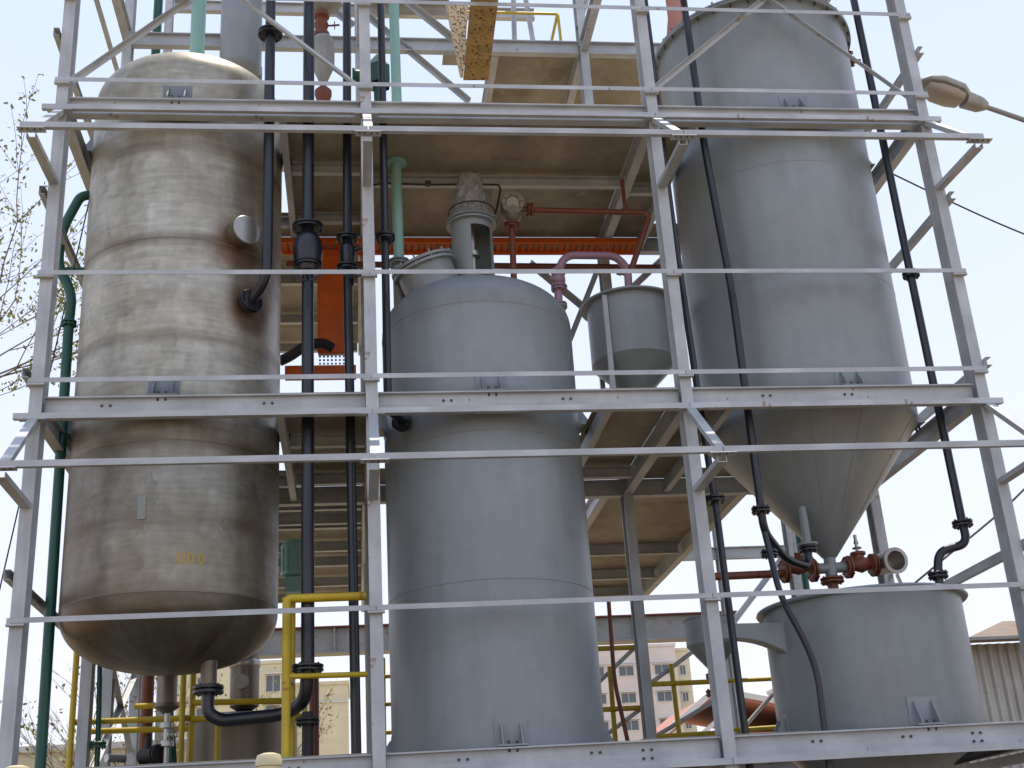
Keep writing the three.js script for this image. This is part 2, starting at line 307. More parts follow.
// joists and floor plates (openings left round the vessels)
const joistZ = [[2.15, 5.8], [2.15, 9.02], [5.27, 5.8], [6.47, 5.8], [6.47, 9.02]];
for (const [x, y] of joistZ) F('joist', member([x, y + 0.03, -0.16], [x, y + 0.03, -2.94], POLY.C(0.14, 0.07, 0.008, 0.01)));
for (const [x0, x1, y, z] of [[2.2, 2.94, 5.83, -1.1], [2.2, 2.94, 5.83, -2.35], [5.32, 5.94, 5.83, -2.35], [2.2, 2.94, 9.05, -1.2], [2.2, 2.94, 9.05, -2.3], [3.06, 5.94, 9.05, -1.45], [6.06, 6.42, 9.05, -1.6], [6.06, 6.42, 5.83, -1.6], [0.06, 2.1, 5.83, -2.4], [0.06, 2.1, 9.05, -2.4]])
  F('joist', member([x0, y, z], [x1, y, z], joistPoly));
const plates = [
  [2.1, 2.95, 5.945, -0.06, -2.95], [0.05, 2.098, 5.945, -2.36, -2.95], [5.2, 5.95, 5.945, -0.06, -2.95], [3.05, 5.2, 5.945, -2.36, -2.95], [6.05, 6.5, 5.945, -0.06, -2.95], [6.5, 8.95, 5.945, -2.6, -2.95],
  [2.1, 2.95, 9.165, -0.06, -1.5], [2.1, 2.95, 9.165, -1.502, -2.95], [0.05, 2.098, 9.165, -2.36, -2.95], [3.05, 5.95, 9.165, -0.06, -1.5], [3.05, 4.5, 9.165, -1.502, -2.95], [4.502, 5.95, 9.165, -1.502, -2.95], [6.05, 6.5, 9.165, -0.06, -2.95], [6.5, 8.95, 9.165, -2.6, -2.95],
  [1.2, 3.02, 5.945, -3.06, -6], [1.2, 3.02, 5.945, -6.002, -9], [5.69, 7.47, 5.945, -3.06, -6], [5.69, 7.47, 5.945, -6.002, -9], [1.2, 3.02, 9.165, -3.06, -6.2], [0.05, 5.3, 2.69, -3.06, -6], [0.05, 5.3, 2.69, -6.002, -9],  // closing pair: unseen lower rear deck, added to cut bounce onto the floor above
  [4.12, 4.6, 12.19, -3.06, -3.55], [4.75, 5.98, 12.19, -3.06, -5.9], [5.985, 8.2, 12.19, -3.06, -5.9], [3.2, 4.5, 15.21, -3.06, -6.1],
  [0.05, 2.95, 2.69, -0.06, -2.95], [3.05, 3.1, 2.69, -0.06, -2.95], [5.25, 5.95, 2.69, -0.06, -2.95], [6.05, 6.75, 2.69, -0.06, -2.95],
];
for (const [x0, x1, y, z0, z1] of plates) F('floor_plate', box(x0, x1, y - 0.008, y, z1, z0, 0.002), M.plate);
// front handrails, toe rails and the lipped purlin along each level
const railPoly = POLY.L(0.046, 0.046, 0.006), purlin = POLY.P(0.055, 0.05, 0.004, 0.014);
for (const y of [3.89, 6.06, 7.143, 9.296, 10.344]) for (let b = 0; b < 3; b++) {
  const x0 = BAY[b] + (b ? 0.003 : -0.07), x1 = BAY[b + 1] + (b < 2 ? -0.003 : 0.07);
  F('rail', member([x0, y, 0.024], [x1, y, 0.024], railPoly, [0, -1, 0]));
}
for (const y of [3.89, 6.06, 7.143, 9.296, 10.344]) for (const x of BAY) F('cleat', box(x - 0.075, x + 0.075, y - 0.046, y - 0.026, 0.001, 0.05));
for (const y of [2.46, 5.715, 8.972]) for (let b = 0; b < 3; b++) F('purlin', member([BAY[b] + (b ? 0.003 : -0.17), y, 0.028], [BAY[b + 1] + (b < 2 ? -0.003 : 0.16), y, 0.028], purlin, [0, -1, 0]));
for (const [y, z] of [[4.985, 0.87], [8.17, 0.92]]) for (let b = 0; b < 3; b++) F('purlin', member([BAY[b] + (b ? 0.003 : y > 6 ? -0.1 : -0.26), y, z], [BAY[b + 1] + (b < 2 ? -0.003 : y > 6 ? 0.04 : 0.2), y, z], purlin, [0, -1, 0]));
// triangular brackets that carry the outer purlins
for (const [yt, ya, za, yf] of [[5.70, 4.95, 0.85, 4.9], [8.95, 8.13, 0.90, 8.14]]) for (const x of BAY) {
  const br = F('bracket', member([x + 0.005, yt, 0.004], [x + 0.005, ya + 0.02, za], POLY.C(0.085, 0.05, 0.007, 0.008), [-1, 0, 0]));
  part('bracket_strut', member([x - 0.005, yf, 0.004], [x - 0.005, ya - 0.045, za], POLY.C(0.085, 0.05, 0.007, 0.008), [1, 0, 0]), M.steel, br);
  part('cleat_plate', box(x - 0.12, x + 0.12, ya - 0.004, ya + 0.006, za - 0.03, za + 0.06), M.steel, br);
  part('bolts', [-0.08, -0.03, 0.03, 0.08].map(k => rod([x + k, ya - 0.012, za + 0.035], [x + k, ya + 0.012, za + 0.035], 0.009, 6)), M.bolt, br);
  F('cleat', box(x - 0.12, x + 0.12, yt - 0.026, yt - 0.016, 0.003, 0.075));
}
// side girts run front to back outside the end columns
for (const y of [2.42, 4.28, 6.13, 8.02, 9.86]) for (const [x, s] of [[-0.095, 1], [9.095, -1]]) F('side_girt', member([x, y, 0.06], [x, y, -3.1], POLY.C(0.09, 0.055, 0.005, 0.006)));
F('side_girt', member([-0.02, 11.29, 0.0], [-0.02, 11.29, -2.9], POLY.L(0.06, 0.06, 0.006)));
// front chevron braces above the top floor and braces of the rear frame
const ang = POLY.L(0.055, 0.055, 0.006);
for (const [a, b] of [[[0.07, 9.32, -0.03], [1.47, 10.62, -0.03]], [[2.9, 9.36, -0.03], [1.49, 10.62, -0.03]], [[6.06, 9.36, -0.03], [7.47, 10.6, -0.03]], [[8.9, 9.3, -0.03], [7.49, 10.6, -0.03]]]) F('brace', member(a, b, ang, [0, 0, 1]));
for (const x of [1.48, 7.48]) F('gusset_plate', box(x - 0.11, x + 0.11, 10.56, 10.76, -0.012, -0.004));
for (const b of [0, 2]) F('beam', member([BAY[b] + 0.06, 10.8, -0.1], [BAY[b + 1] - 0.06, 10.8, -0.1], POLY.C(0.12, 0.06, 0.008, 0.009)));
for (const [a, b] of [[[3.08, 12.55, -2.97], [4.4, 11.2, -2.97]], [[3.5, 11.64, -1.5], [4.1, 11.05, -1.5]], [[0.05, 14.9, -3], [2.9, 12.4, -3]], [[5.96, 12.4, -2.98], [6.6, 14.4, -2.98]], [[5.35, 7.46, -3.2], [6.03, 8.98, -3.2]], [[5.1, 8.98, -3.3], [5.95, 8.15, -3.3]], [[6.1, 8.3, -3.2], [8.9, 10.9, -3.2]], [[0.0, 4.9, -3.06], [0.0, 3.4, -5.9]], [[0.0, 2.75, -3.1], [0.0, 4.4, -5.9]]])
  F('brace', member(a, b, POLY.L(0.07, 0.07, 0.007), [0.1, 0.2, 1]));

for (const [a, b] of [[[5.3, 3.46, -3.2], [5.96, 4.0, -3.2]], [[6.06, 3.57, -3.2], [6.9, 4.1, -3.2]], [[5.45, 3.0, -3.2], [5.96, 3.32, -3.2]], [[6.06, 3.0, -3.2], [7.0, 3.46, -3.2]], [[7.05, 3.0, -3.2], [7.6, 3.5, -3.2]]]) F('brace', rod(a, b, 0.024, 10));

// ------------------------------------------------------------------ vessels
function lug(parent, cx, cz, r, ang, y, h = 0.2, out = 0.13, w = 0.17, mat = M.lug) {      // bracket foot welded to a shell
  const d = V(Math.sin(ang), 0, Math.cos(ang)), t = V(d.z, 0, -d.x), c = V(cx, y, cz), g = [];
  const P = (o, s, k) => c.clone().addScaledVector(d, r + o).addScaledVector(t, s).add(V(0, k, 0));
  g.push(member(P(-0.03, 0, 0.008), P(out, 0, 0.008), POLY.R(0.016, w + 0.1)));
  g.push(member(P(-0.012, 0, -0.03), P(-0.012, 0, h + 0.04), POLY.R(0.03, w + 0.12), d));
  for (const s of [-w / 2, w / 2]) {
    const sh = [[-0.01, 0.016], [out - 0.01, 0.016], [out - 0.01, 0.04], [0.02, h], [-0.01, h]], pos = [], nor = [], uv = [];
    const th = 0.012, q = sh.map(p => [P(p[0], s - th / 2, p[1]), P(p[0], s + th / 2, p[1])]);
    const T3 = (a, b, e) => { const n = b.clone().sub(a).cross(e.clone().sub(a)).normalize(); for (const z of [a, b, e]) { pos.push(z.x, z.y, z.z); nor.push(n.x, n.y, n.z); uv.push(z.x + z.z, z.y); } };
    for (let i = 1; i < 4; i++) { T3(q[0][0], q[i][0], q[i + 1][0]); T3(q[0][1], q[i + 1][1], q[i][1]); }
    for (let i = 0; i < 5; i++) { const j = (i + 1) % 5; T3(q[i][0], q[i][1], q[j][1]); T3(q[i][0], q[j][1], q[j][0]); }
    g.push(raw(pos, nor, uv));
  }
  const L = part('support_lug', g, mat, parent);
  part('bolts', [-0.035, 0.035].map(s => rod(P(out - 0.03, s, -0.05), P(out - 0.03, s, 0.045), 0.013, 6)), M.bolt, L);
}
const seam = (cx, cz, r, y, k = 0.006) => lathe([[r - 0.004, -0.014], [r + k, -0.005], [r + k, 0.005], [r - 0.004, 0.014]], [cx, y, cz], [0, 1, 0], 96);
const ell = (r, h, y, up, n = 20) => { const o = [], p = 0.86; for (let i = 0; i <= n; i++) { const a = i / n * Math.PI / 2, c = Math.pow(Math.max(0, Math.cos(a)), p), q = Math.pow(Math.sin(a), p); o.push(up ? [r * c, y + h * q] : [r * q, y - h * c]); } return o; };

{ // bare metal tank
  const { x, z, r } = T1, t = thing('storage_tank', [x, 2.7, z], 'bare brown stained metal cylindrical tank with domed ends between the leftmost columns', 'tank', 'cylindrical process tanks');
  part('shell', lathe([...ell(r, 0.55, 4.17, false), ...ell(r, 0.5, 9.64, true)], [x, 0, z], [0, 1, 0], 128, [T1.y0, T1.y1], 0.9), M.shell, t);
  for (const y of [4.16, 5.56, 7.65]) part('weld_seam', seam(x, z, r, y, 0.002), M.shellBare, t);
  for (const y of [5.945, 9.17]) for (const a of [0, Math.PI / 2, -Math.PI / 2]) lug(t, x, z, r, a, y);
  const n0 = V(1.707, 7.79, -0.416), nd = V(0.62, -0.02, 0.78).normalize();
  const nz = part('nozzle', lathe([[0.145, 0], [0.145, 0.2], [0.13, 0.2]], n0.clone().addScaledVector(nd, -0.06), nd, 28), M.shellBare, t, 'short stub nozzle');
  part('nozzle_cover', disc(n0.clone().addScaledVector(nd, 0.15), nd, 0.15, 0.025, 28), M.silver, nz, 'round pale cover wrapped over the nozzle end');
  part('bottom_nozzle', lathe([[0.075, 0], [0.075, 0.36]], [1.48, 3.43, -1.0], [0, 1, 0], 20), M.shellBare, t);
  // stencilled characters bent round the shell
  const font = await new FontLoader().loadAsync('fonts/droid/droid_sans_bold.typeface.json');
  let ux = 1.255;
  for (const ch of ['U', '0', '0']) {
    const g = new THREE.ShapeGeometry(font.generateShapes(ch, 0.1), 6).toNonIndexed(), p = g.attributes.position, nn = g.attributes.normal;
    const a0 = Math.asin((ux - x) / r);
    for (let i = 0; i < p.count; i++) { const a = a0 + p.getX(i) * 0.9 / r; p.setXYZ(i, x + (r + 0.004) * Math.sin(a), 4.40 + p.getY(i), z + (r + 0.004) * Math.cos(a)); nn.setXYZ(i, Math.sin(a), 0, Math.cos(a)); }
    part('stencil_character', g, M.number, t, 'faded ochre stencilled character'); ux += 0.088;
  }
  const pa = Math.atan2(0.94 - x, -0.21 - z);
  part('name_plate', member([x + 1.003 * Math.sin(pa), 4.81, z + 1.003 * Math.cos(pa)], [x + 1.003 * Math.sin(pa), 5.03, z + 1.003 * Math.cos(pa)], POLY.R(0.01, 0.075, 0.002), [Math.sin(pa), 0, Math.cos(pa)]), M.patch, t, 'small pale rectangular plate');
}
const T2 = { x: 4.139, z: -1.2, r: 1.0 };
{ // grey reactor
  const { x, z, r } = T2, t = thing('storage_tank', [x, 1.6, z], 'grey painted cylindrical tank with flanged neck on its dome between the middle columns', 'tank', 'cylindrical process tanks');
  part('shell', lathe([...ell(r, 0.45, 2.1, false), ...ell(r, 0.52, 6.98, true)], [x, 0, z], [0, 1, 0], 128, null, 0.9), M.grey, t);
  for (const y of [2.4, 4.17, 5.6, 6.95]) part('weld_seam', seam(x, z, r, y, 0.004), M.grey, t);
  for (const y of [2.69, 5.945]) for (const a of [0, Math.PI / 2, -Math.PI / 2]) lug(t, x, z, r, a, y, 0.2, 0.13, 0.17, M.grey);
  // neck with side opening
  const nx = 4.14, nz = -1.15, R = 0.225, g = new THREE.CylinderGeometry(R, R, 1.05, 40, 1, true, 0.95, 5.2); g.translate(nx, 7.78, nz);
  const neck = part('neck', [toCreasedNormals(g.toNonIndexed(), 0.5), ...[0].map(() => { const q = new THREE.CylinderGeometry(R, R, 0.5, 40, 1, true); q.translate(nx, 7.36, nz); return toCreasedNormals(q, 0.5); }), ...[0].map(() => { const q = new THREE.CylinderGeometry(R, R, 0.1, 40, 1, true); q.translate(nx, 8.27, nz); return toCreasedNormals(q, 0.5); })], M.grey, t, 'vertical neck with tall side opening');
  part('neck_flange', flange([nx, 8.33, nz], [0, 1, 0], 0.275, 0.026, 0.014, 12), M.grey, neck);
  part('agitator_shaft', [rod([nx, 7.3, nz], [nx, 8.3, nz], 0.035), disc([nx, 7.95, nz], [0, 1, 0], 0.08, 0.06)], M.silver, neck);
  // tilted manhole on the left shoulder
  const mc = V(3.60, 7.66, -0.95), md = V(-0.36, 0.92, 0.12).normalize();
  const mh = part('manhole', lathe([[0.3, -0.5], [0.3, 0.0], [0.345, 0.0], [0.345, 0.03], [0.0, 0.03]], mc, md, 36), M.grey, t, 'tilted round manhole with lid');
  part('manhole_lid', [lathe([[0, 0.045], [0.35, 0.045], [0.35, 0.075], [0.2, 0.1], [0, 0.11]], mc, md, 36), ...around(mc.clone().addScaledVector(md, 0.05), md, 0.325, 12, (p, w) => rod(p.clone().addScaledVector(w, -0.06), p.clone().addScaledVector(w, 0.06), 0.011, 6))], M.grey, mh);
  const hq = mc.clone().addScaledVector(md, 0.1), hs = V(0.92, 0.36, 0).normalize();
  part('handle', sweep(bend([hq.clone().addScaledVector(hs, 0.02), hq.clone().addScaledVector(hs, 0.04).addScaledVector(md, 0.08), hq.clone().addScaledVector(hs, 0.2).addScaledVector(md, 0.08), hq.clone().addScaledVector(hs, 0.22)], 0.03), 0.009, 8), M.silver, mh);
  part('nozzle', [rod([3.34, 7.3, -1.2], [3.34, 7.86, -1.2], 0.07), ...flange([3.34, 7.88, -1.2], [0, 1, 0], 0.12)], M.grey, t);
  part('nozzle', [rod([5.06, 7.0, -1.25], [5.06, 7.36, -1.25], 0.045), disc([5.06, 7.37, -1.25], [0, 1, 0], 0.09, 0.025)], M.grey, t);
  part('nozzle', [rod([4.59, 7.2, -1.3], [4.59, 7.6, -1.3], 0.05), ...flange([4.59, 7.62, -1.3], [0, 1, 0], 0.1)], M.grey, t);
}
const HP = { x: 7.69, z: -1.33, r: 1.125 };
{ // big grey hopper with cone
  const { x, z, r } = HP, t = thing('hopper_tank', [x, 4.5, z], 'large grey painted hopper with wide conical bottom between the rightmost columns', 'hopper', 'cone bottomed grey hoppers');
  part('shell', lathe([[0.06, 4.52], [0.075, 4.53], [r - 0.03, 5.83], [r - 0.006, 5.87], [r, 5.92], [r, 10.78]], [x, 0, z], [0, 1, 0], 128, null, 0.7), M.grey, t);
  const rim = part('rim_flange', lathe([[r, 10.72], [r + 0.06, 10.72], [r + 0.06, 10.75], [r, 10.75]], [x, 0, z], [0, 1, 0], 96), M.grey, t);
  part('lid', lathe([[r + 0.055, 10.76], [r + 0.055, 10.785], [0.4, 11.0], [0, 11.03]], [x, 0, z], [0, 1, 0], 96), M.grey, t);
  part('bolts', around([x, 10.75, z], [0, 1, 0], r + 0.035, 36, p => rod(p.clone().add(V(0, -0.07, 0)), p.clone().add(V(0, 0.07, 0)), 0.012, 6)), M.bolt, rim);
  for (const y of [7.3, 8.6]) part('weld_seam', seam(x, z, r, y, 0.003), M.grey, t);
  for (const y of [5.945, 9.17]) for (const a of [0, Math.PI / 2, -Math.PI / 2]) lug(t, x, z, r, a + (a ? 0 : y > 7 ? -0.05 : 0.04), y, 0.2, 0.13, 0.17, M.grey);
  part('cone_seam', [-0.35, 0.16, 0.9].map(a => { const d = [Math.sin(a), Math.cos(a)], P = k => V(x + d[0] * (0.08 + k * 1.015), 4.53 + k * 1.3, z + d[1] * (0.08 + k * 1.015)); return rod(P(0.3), P(1), 0.004, 6); }), M.grey, t);
  part('cone_nozzle', [rod([7.35, 4.58, -1.0], [7.35, 4.98, -1.0], 0.042), disc([7.35, 4.59, -1.0], [0, 1, 0], 0.1, 0.025)], M.grey, t);
  part('side_valve', [rod([8.78, 10.62, -1.2], [8.99, 10.6, -1.15], 0.03), ...flange([8.88, 10.61, -1.18], [1, 0, 0.2], 0.07), ...wheel([8.86, 10.7, -1.14], [0, 1, 0], 0.04, 0.1)], M.red, t, 'small rusty red valve near the lid');
}
const BN = { x: 7.864, z: -1.17, r: 0.97 };
{ // open topped bin under the hopper
  const { x, z, r } = BN, t = thing('receiving_bin', [x, 1.5, z], 'wide open topped grey bin with rolled rim below the large cone', 'bin', 'cone bottomed grey hoppers');
  part('shell', lathe([[0.12, 1.75], [r - 0.02, 2.62], [r, 2.68], [r, 3.99], [r - 0.006, 3.99], [r - 0.006, 2.68], [0.11, 1.77]], [x, 0, z], [0, 1, 0], 112, null, 0.5), M.grey, t);
  part('rim_flange', lathe([[r - 0.004, 3.95], [r + 0.06, 3.95], [r + 0.07, 3.965], [r + 0.06, 3.985], [r - 0.004, 3.985]], [x, 0, z], [0, 1, 0], 96), M.grey, t);
  for (const a of [0.03, Math.PI / 2, -Math.PI / 2]) lug(t, x, z, r, a, 2.69, 0.22, 0.13, 0.17, M.grey);
  const sh = new THREE.Shape(); sh.moveTo(6.34, 3.8); sh.lineTo(6.98, 3.79); sh.lineTo(6.98, 3.47); sh.quadraticCurveTo(6.74, 3.68, 6.34, 3.67); sh.closePath();
  const sg = new THREE.ExtrudeGeometry(sh, { depth: 0.16, bevelEnabled: true, bevelSize: 0.006, bevelThickness: 0.006, bevelSegments: 1, curveSegments: 16 }); sg.translate(0, 0, -1.04);
  part('spout', toCreasedNormals(sg, 0.4), M.grey, t, 'curved side spout');
}
{ // small dosing hopper behind the middle handrail
  const x = 5.89, z = -1.5, r = 0.468, t = thing('hopper_tank', [x, 6.1, z], 'small grey hopper with flanged rim behind the mid level handrail', 'hopper', 'cone bottomed grey hoppers');
  part('shell', lathe([[0.06, 6.2], [0.06, 6.36], [r, 6.78], [r, 7.5], [r - 0.005, 7.5], [r - 0.005, 6.8], [0.055, 6.38]], [x, 0, z], [0, 1, 0], 64, null, 0.4), M.grey, t);
  part('rim_flange', lathe([[r, 7.47], [r + 0.07, 7.47], [r + 0.07, 7.49], [r, 7.49]], [x, 0, z], [0, 1, 0], 64), M.grey, t);
  for (const a of [-0.78, 2.5, -2.5]) part('leg', member([x + (r + 0.02) * Math.sin(a), 5.95, z + (r + 0.02) * Math.cos(a)], [x + (r + 0.02) * Math.sin(a), 7.46, z + (r + 0.02) * Math.cos(a)], POLY.L(0.05, 0.05, 0.006), [1, 0, 0]), M.steel, t);
}
{ // funnel by the third column
  const x = 6.47, z = -1.8, r = 0.26, t = thing('funnel', [x, 3.0, z], 'small grey funnel with a conical base tucked behind the third column', 'funnel', 'cone bottomed grey hoppers');
  part('shell', lathe([[0.05, 3.2], [0.05, 3.5], [r, 3.76], [r, 4.02], [r + 0.012, 4.02], [r + 0.012, 4.035], [r - 0.01, 4.035], [r - 0.01, 3.77], [0.04, 3.51]], [x, 0, z], [0, 1, 0], 44, null, 0.4), M.grey, t);
  part('outlet_valve', [rod([x - 0.02, 2.7, z], [x - 0.02, 3.26, z], 0.05), disc([x, 3.45, z], [0, 1, 0], 0.1, 0.05), ...flange([x - 0.02, 3.28, z], [0, 1, 0], 0.1)], M.red, t);
}
{ // grey vessel above and behind the bare tank
  const x = 1.46, z = -2.75, r = 0.265, t = thing('storage_tank', [x, 11.2, z], 'slim light grey vertical vessel rising behind the bare tank dome', 'tank', 'cylindrical process tanks');
  part('shell', lathe([...ell(r, 0.16, 11.5, false), [r, 13.8], [0, 13.95]], [x, 0, z], [0, 1, 0], 48, null, 0.7), M.grey, t);
  part('leg', [-1, 1].flatMap(s => [member([x + s * 0.24, 9.2, z - 0.1], [x + s * 0.24, 11.6, z - 0.1], POLY.L(0.05, 0.05, 0.006), [0, 0, 1])]), M.steel, t);
}
{ // white separator over the black pipes
  const x = 2.53, z = -1.7, t = thing('separator_pot', [x, 9.2, z], 'small pale pot with pointed base under red valves above the top floor', 'separator');
  part('pot', lathe([[0.03, 10.5], [0.135, 10.78], [0.14, 11.12], [0.11, 11.18], [0.05, 11.2]], [x, 0, z], [0, 1, 0], 32, null, 0.4), M.lampGrey, t);
  part('upper_vessel', lathe([[0.03, 11.56], [0.22, 11.68], [0.26, 11.85], [0.26, 12.6], [0, 12.75]], [x, 0, z], [0, 1, 0], 36, null, 0.6), M.lampGrey, t);
  const v = part('inlet_valve', [lathe([[0.03, 11.18], [0.1, 11.2], [0.1, 11.25], [0.06, 11.27], [0.09, 11.38], [0.06, 11.47], [0.1, 11.49], [0.1, 11.54], [0.03, 11.58]], [x - 0.02, 0, z], [0, 1, 0], 20)], M.red, t);
  part('stem', [rod([x, 11.36, z], [x + 0.2, 11.36, z + 0.03], 0.012), disc([x + 0.14, 11.36, z + 0.02], [1, 0, 0], 0.05, 0.012)], M.red, v);
  part('outlet_flange', lathe([[0.03, 10.14], [0.08, 10.3], [0.1, 10.36], [0.1, 10.42], [0.03, 10.5]], [x, 0, z], [0, 1, 0], 20), M.red, t);
  part('outlet_pipe', rod([x, 9.2, z], [x, 10.2, z], 0.03), M.red, t);
}
{ const x = 3.19, z = -2, t = thing('gear_motor', [x, 9.2, z], 'dark green motor with pointed hood behind the second column above the top floor', 'motor');
  part('hood', lathe([[0.15, 10.72], [0.16, 10.76], [0.16, 10.98], [0.02, 11.18]], [x, 0, z], [0, 1, 0], 6, null, 0.2), M.green, t);
  part('side_housing', [rod([x - 0.3, 10.86, z], [x - 0.1, 10.86, z], 0.08), disc([x - 0.3, 10.86, z], [1, 0, 0], 0.1, 0.03)], M.green, t);
  part('stand', [rod([x, 9.2, z], [x, 10.75, z], 0.06)], M.green, t); }

// ------------------------------------------------------------------ black process pipes
function pipe(name, base, label, pts, r, mat, flanges = [], group, br = 0.2) {
  const t = thing(name, base, label, 'pipe', group);
  part('pipe_run', sweep(bend(pts, br), r), mat, t);
  for (const [c, ax, fr] of flanges) part('flange', flange(c, ax, fr), mat, t);
  return t;
}
const G = 'painted process pipes';
pipe('process_pipe', [2.01, 7.05, -0.25], 'black pipe curving into the right side of the bare metal tank', [[2.01, 12.2, -0.25], [2.01, 7.2, -0.25], [1.8, 7.03, -0.48]], 0.054, M.black, [[[2.01, 10.12, -0.25], [0, 1, 0], 0.13], [[1.845, 7.065, -0.43], [0.62, 0.2, 0.76], 0.125]], G, 0.22);
{
  const t = thing('process_pipe', [2.4, 2.7, -0.35], 'thick black pipe with a bulging valve, second pipe right of bare tank', 'pipe', G);
  part('pipe_run', sweep(bend([[2.42, 12.2, -0.35], [2.4, 7.6, -0.35], [2.4, 3.45, -0.35], [2.38, 3.2, -0.4], [2.2, 3.13, -0.78], [1.6, 3.13, -1.0], [1.48, 3.2, -1.0], [1.48, 3.42, -1.0]], 0.2), 0.06), M.black, t);
  const v = part('gate_valve', [lathe([[0.06, -0.3], [0.1, -0.28], [0.135, -0.18], [0.15, -0.04], [0.14, 0.06], [0.1, 0.14], [0.06, 0.17]], [2.4, 7.62, -0.35], [0, 1, 0], 26, null, 0.7), ...flange([2.4, 7.84, -0.35], [0, 1, 0], 0.155), ...flange([2.4, 7.42, -0.35], [0, 1, 0], 0.145)], M.black, t);
  part('handwheel', wheel([2.4, 7.27, -0.22], [0, 0.5, 0.86], 0.14, 0.2), M.black, v);
  part('flange', flange([2.4, 3.46, -0.35], [0, 1, 0], 0.14), M.black, t);
  part('flange', flange([1.48, 3.41, -1.0], [0, 1, 0], 0.14, 0.03), M.black, t);
}
pipe('drain_pipe', [2.395, 2.7, -0.42], 'short dark brown pipe with flange below the yellow guard rail', [[2.395, 2.5, -0.46], [2.395, 3.1, -0.46]], 0.05, M.blackMatt, [[[2.395, 3.02, -0.46], [0, 1, 0], 0.1]], G);
{
  const t = thing('process_pipe', [2.8, 2.0, -0.5], 'thin black pipe with small valve just left of the second column', 'pipe', G);
  part('pipe_run', sweep(bend([[2.835, 12.2, -0.5], [2.79, 7.6, -0.5], [2.815, 2.0, -0.5]], 0.1), 0.046), M.black, t);
  const v = part('gate_valve', [lathe([[0.045, -0.15], [0.075, -0.08], [0.08, 0.06], [0.045, 0.13]], [2.79, 7.62, -0.5], [0, 1, 0], 20, null, 0.7), ...flange([2.79, 7.8, -0.5], [0, 1, 0], 0.11), ...flange([2.79, 7.46, -0.5], [0, 1, 0], 0.11)], M.black, t);
  part('handwheel', wheel([2.84, 7.36, -0.38], [0, 0.5, 0.86], 0.1, 0.16), M.black, v);
  part('side_arm', rod([2.79, 7.62, -0.5], [2.92, 7.7, -0.5], 0.03), M.black, v);
}
pipe('process_pipe', [3.17, 5.75, -0.3], 'thin black pipe turning into the grey neck topped tank beside second column', [[3.2, 12.2, -0.3], [3.17, 8, -0.3], [3.155, 5.85, -0.3], [3.36, 5.79, -0.62]], 0.04, M.black, [[[3.17, 7.7, -0.3], [0, 1, 0], 0.1], [[3.29, 5.81, -0.52], [0.54, -0.1, -0.84], 0.1]], G, 0.12);
{
  const t = thing('process_pipe', [6.7, 4.2, -0.3], 'long black pipe crossing in front of the large grey hopper', 'pipe', G);
  part('pipe_run', sweep(bend([[6.58, 12.2, -0.28], [6.60, 8.8, -0.28], [6.68, 7.0, -0.28], [6.67, 4.85, -0.28], [6.68, 4.56, -0.32], [7.0, 4.38, -0.72], [7.33, 4.36, -1.0], [7.35, 4.58, -1.0]], 0.16), 0.04), M.black, t);
  part('flange', flange([6.665, 4.76, -0.28], [0, 1, 0], 0.09), M.black, t);
  part('flange', flange([7.35, 4.55, -1.0], [0, 1, 0], 0.09), M.black, t);
  const h = part('branch_flange', flange([6.71, 4.35, -0.34], [0, 1, 0], 0.08), M.black, t);
  part('branch_hose', sweep(bend([[6.69, 4.55, -0.33], [6.7, 4.0, -0.2], [6.72, 3.82, -0.14], [6.87, 3.45, -0.14], [6.93, 3.2, -0.14], [6.91, 2.2, -0.14]], 0.25), 0.03), M.black, h, 'thin black hose hanging in front of the bin');
}
pipe('process_pipe', [8.7, 4.0, -0.4], 'black pipe with an S bend between the large hopper and rightmost column', [[8.66, 12.2, -0.4], [8.69, 8, -0.4], [8.72, 4.62, -0.4], [8.73, 4.4, -0.4], [8.42, 4.33, -0.4], [8.37, 4.12, -0.4], [8.37, 3.85, -0.4]], 0.042, M.black, [[[8.7, 7.32, -0.4], [0, 1, 0], 0.09], [[8.72, 4.6, -0.4], [0, 1, 0], 0.1], [[8.37, 4.1, -0.4], [0, 1, 0], 0.095]], G, 0.17);
pipe('process_pipe', [6.2, 1.8, -0.35], 'black pipe running close behind the third column down its right side', [[6.145, 12.2, -0.3], [6.15, 8, -0.3], [6.2, 5.9, -0.3], [6.235, 4.8, -0.3], [6.25, 1.8, -0.3]], 0.035, M.black, [[[6.23, 4.88, -0.3], [0, 1, 0], 0.1]], G, 0.3);
pipe('low_pipe', [8.7, 2.5, -0.6], 'dark pipe sloping beneath the lowest beam at the right', [[8.0, 2.36, -0.6], [9.6, 2.64, -0.6]], 0.04, M.blackMatt, [], G);

// aqua, green, red and purple lines
pipe('aqua_pipe', [1.12, 10.1, -1.25], 'thick aqua pipe rising from the dome of the bare tank', [[1.125, 10.05, -1.2], [1.125, 13.2, -1.2]], 0.082, M.aqua, [], G);
pipe('aqua_pipe', [3.37, 9.2, -1.2], 'thin aqua pipe above the top floor right of the second column', [[3.37, 9.2, -1.2], [3.37, 13.2, -1.2]], 0.058, M.aqua, [], G);
{ const t = pipe('aqua_pipe', [3.34, 7.9, -1.2], 'aqua pipe with flanged top standing on the neck topped tank', [[3.34, 7.9, -1.2], [3.34, 9.14, -1.2]], 0.058, M.aqua, [], G); part('top_flange', lathe([[0.058, 9.12], [0.118, 9.12], [0.118, 9.15], [0.058, 9.15]], [3.34, 0, -1.2], [0, 1, 0], 28), M.aqua, t); }
pipe('aqua_pipe', [0.93, 9.2, -3.3], 'thin aqua pipe far behind the dome of the bare tank', [[0.86, 9.2, -3.4], [0.86, 14.5, -3.4]], 0.06, M.aqua, [], G);
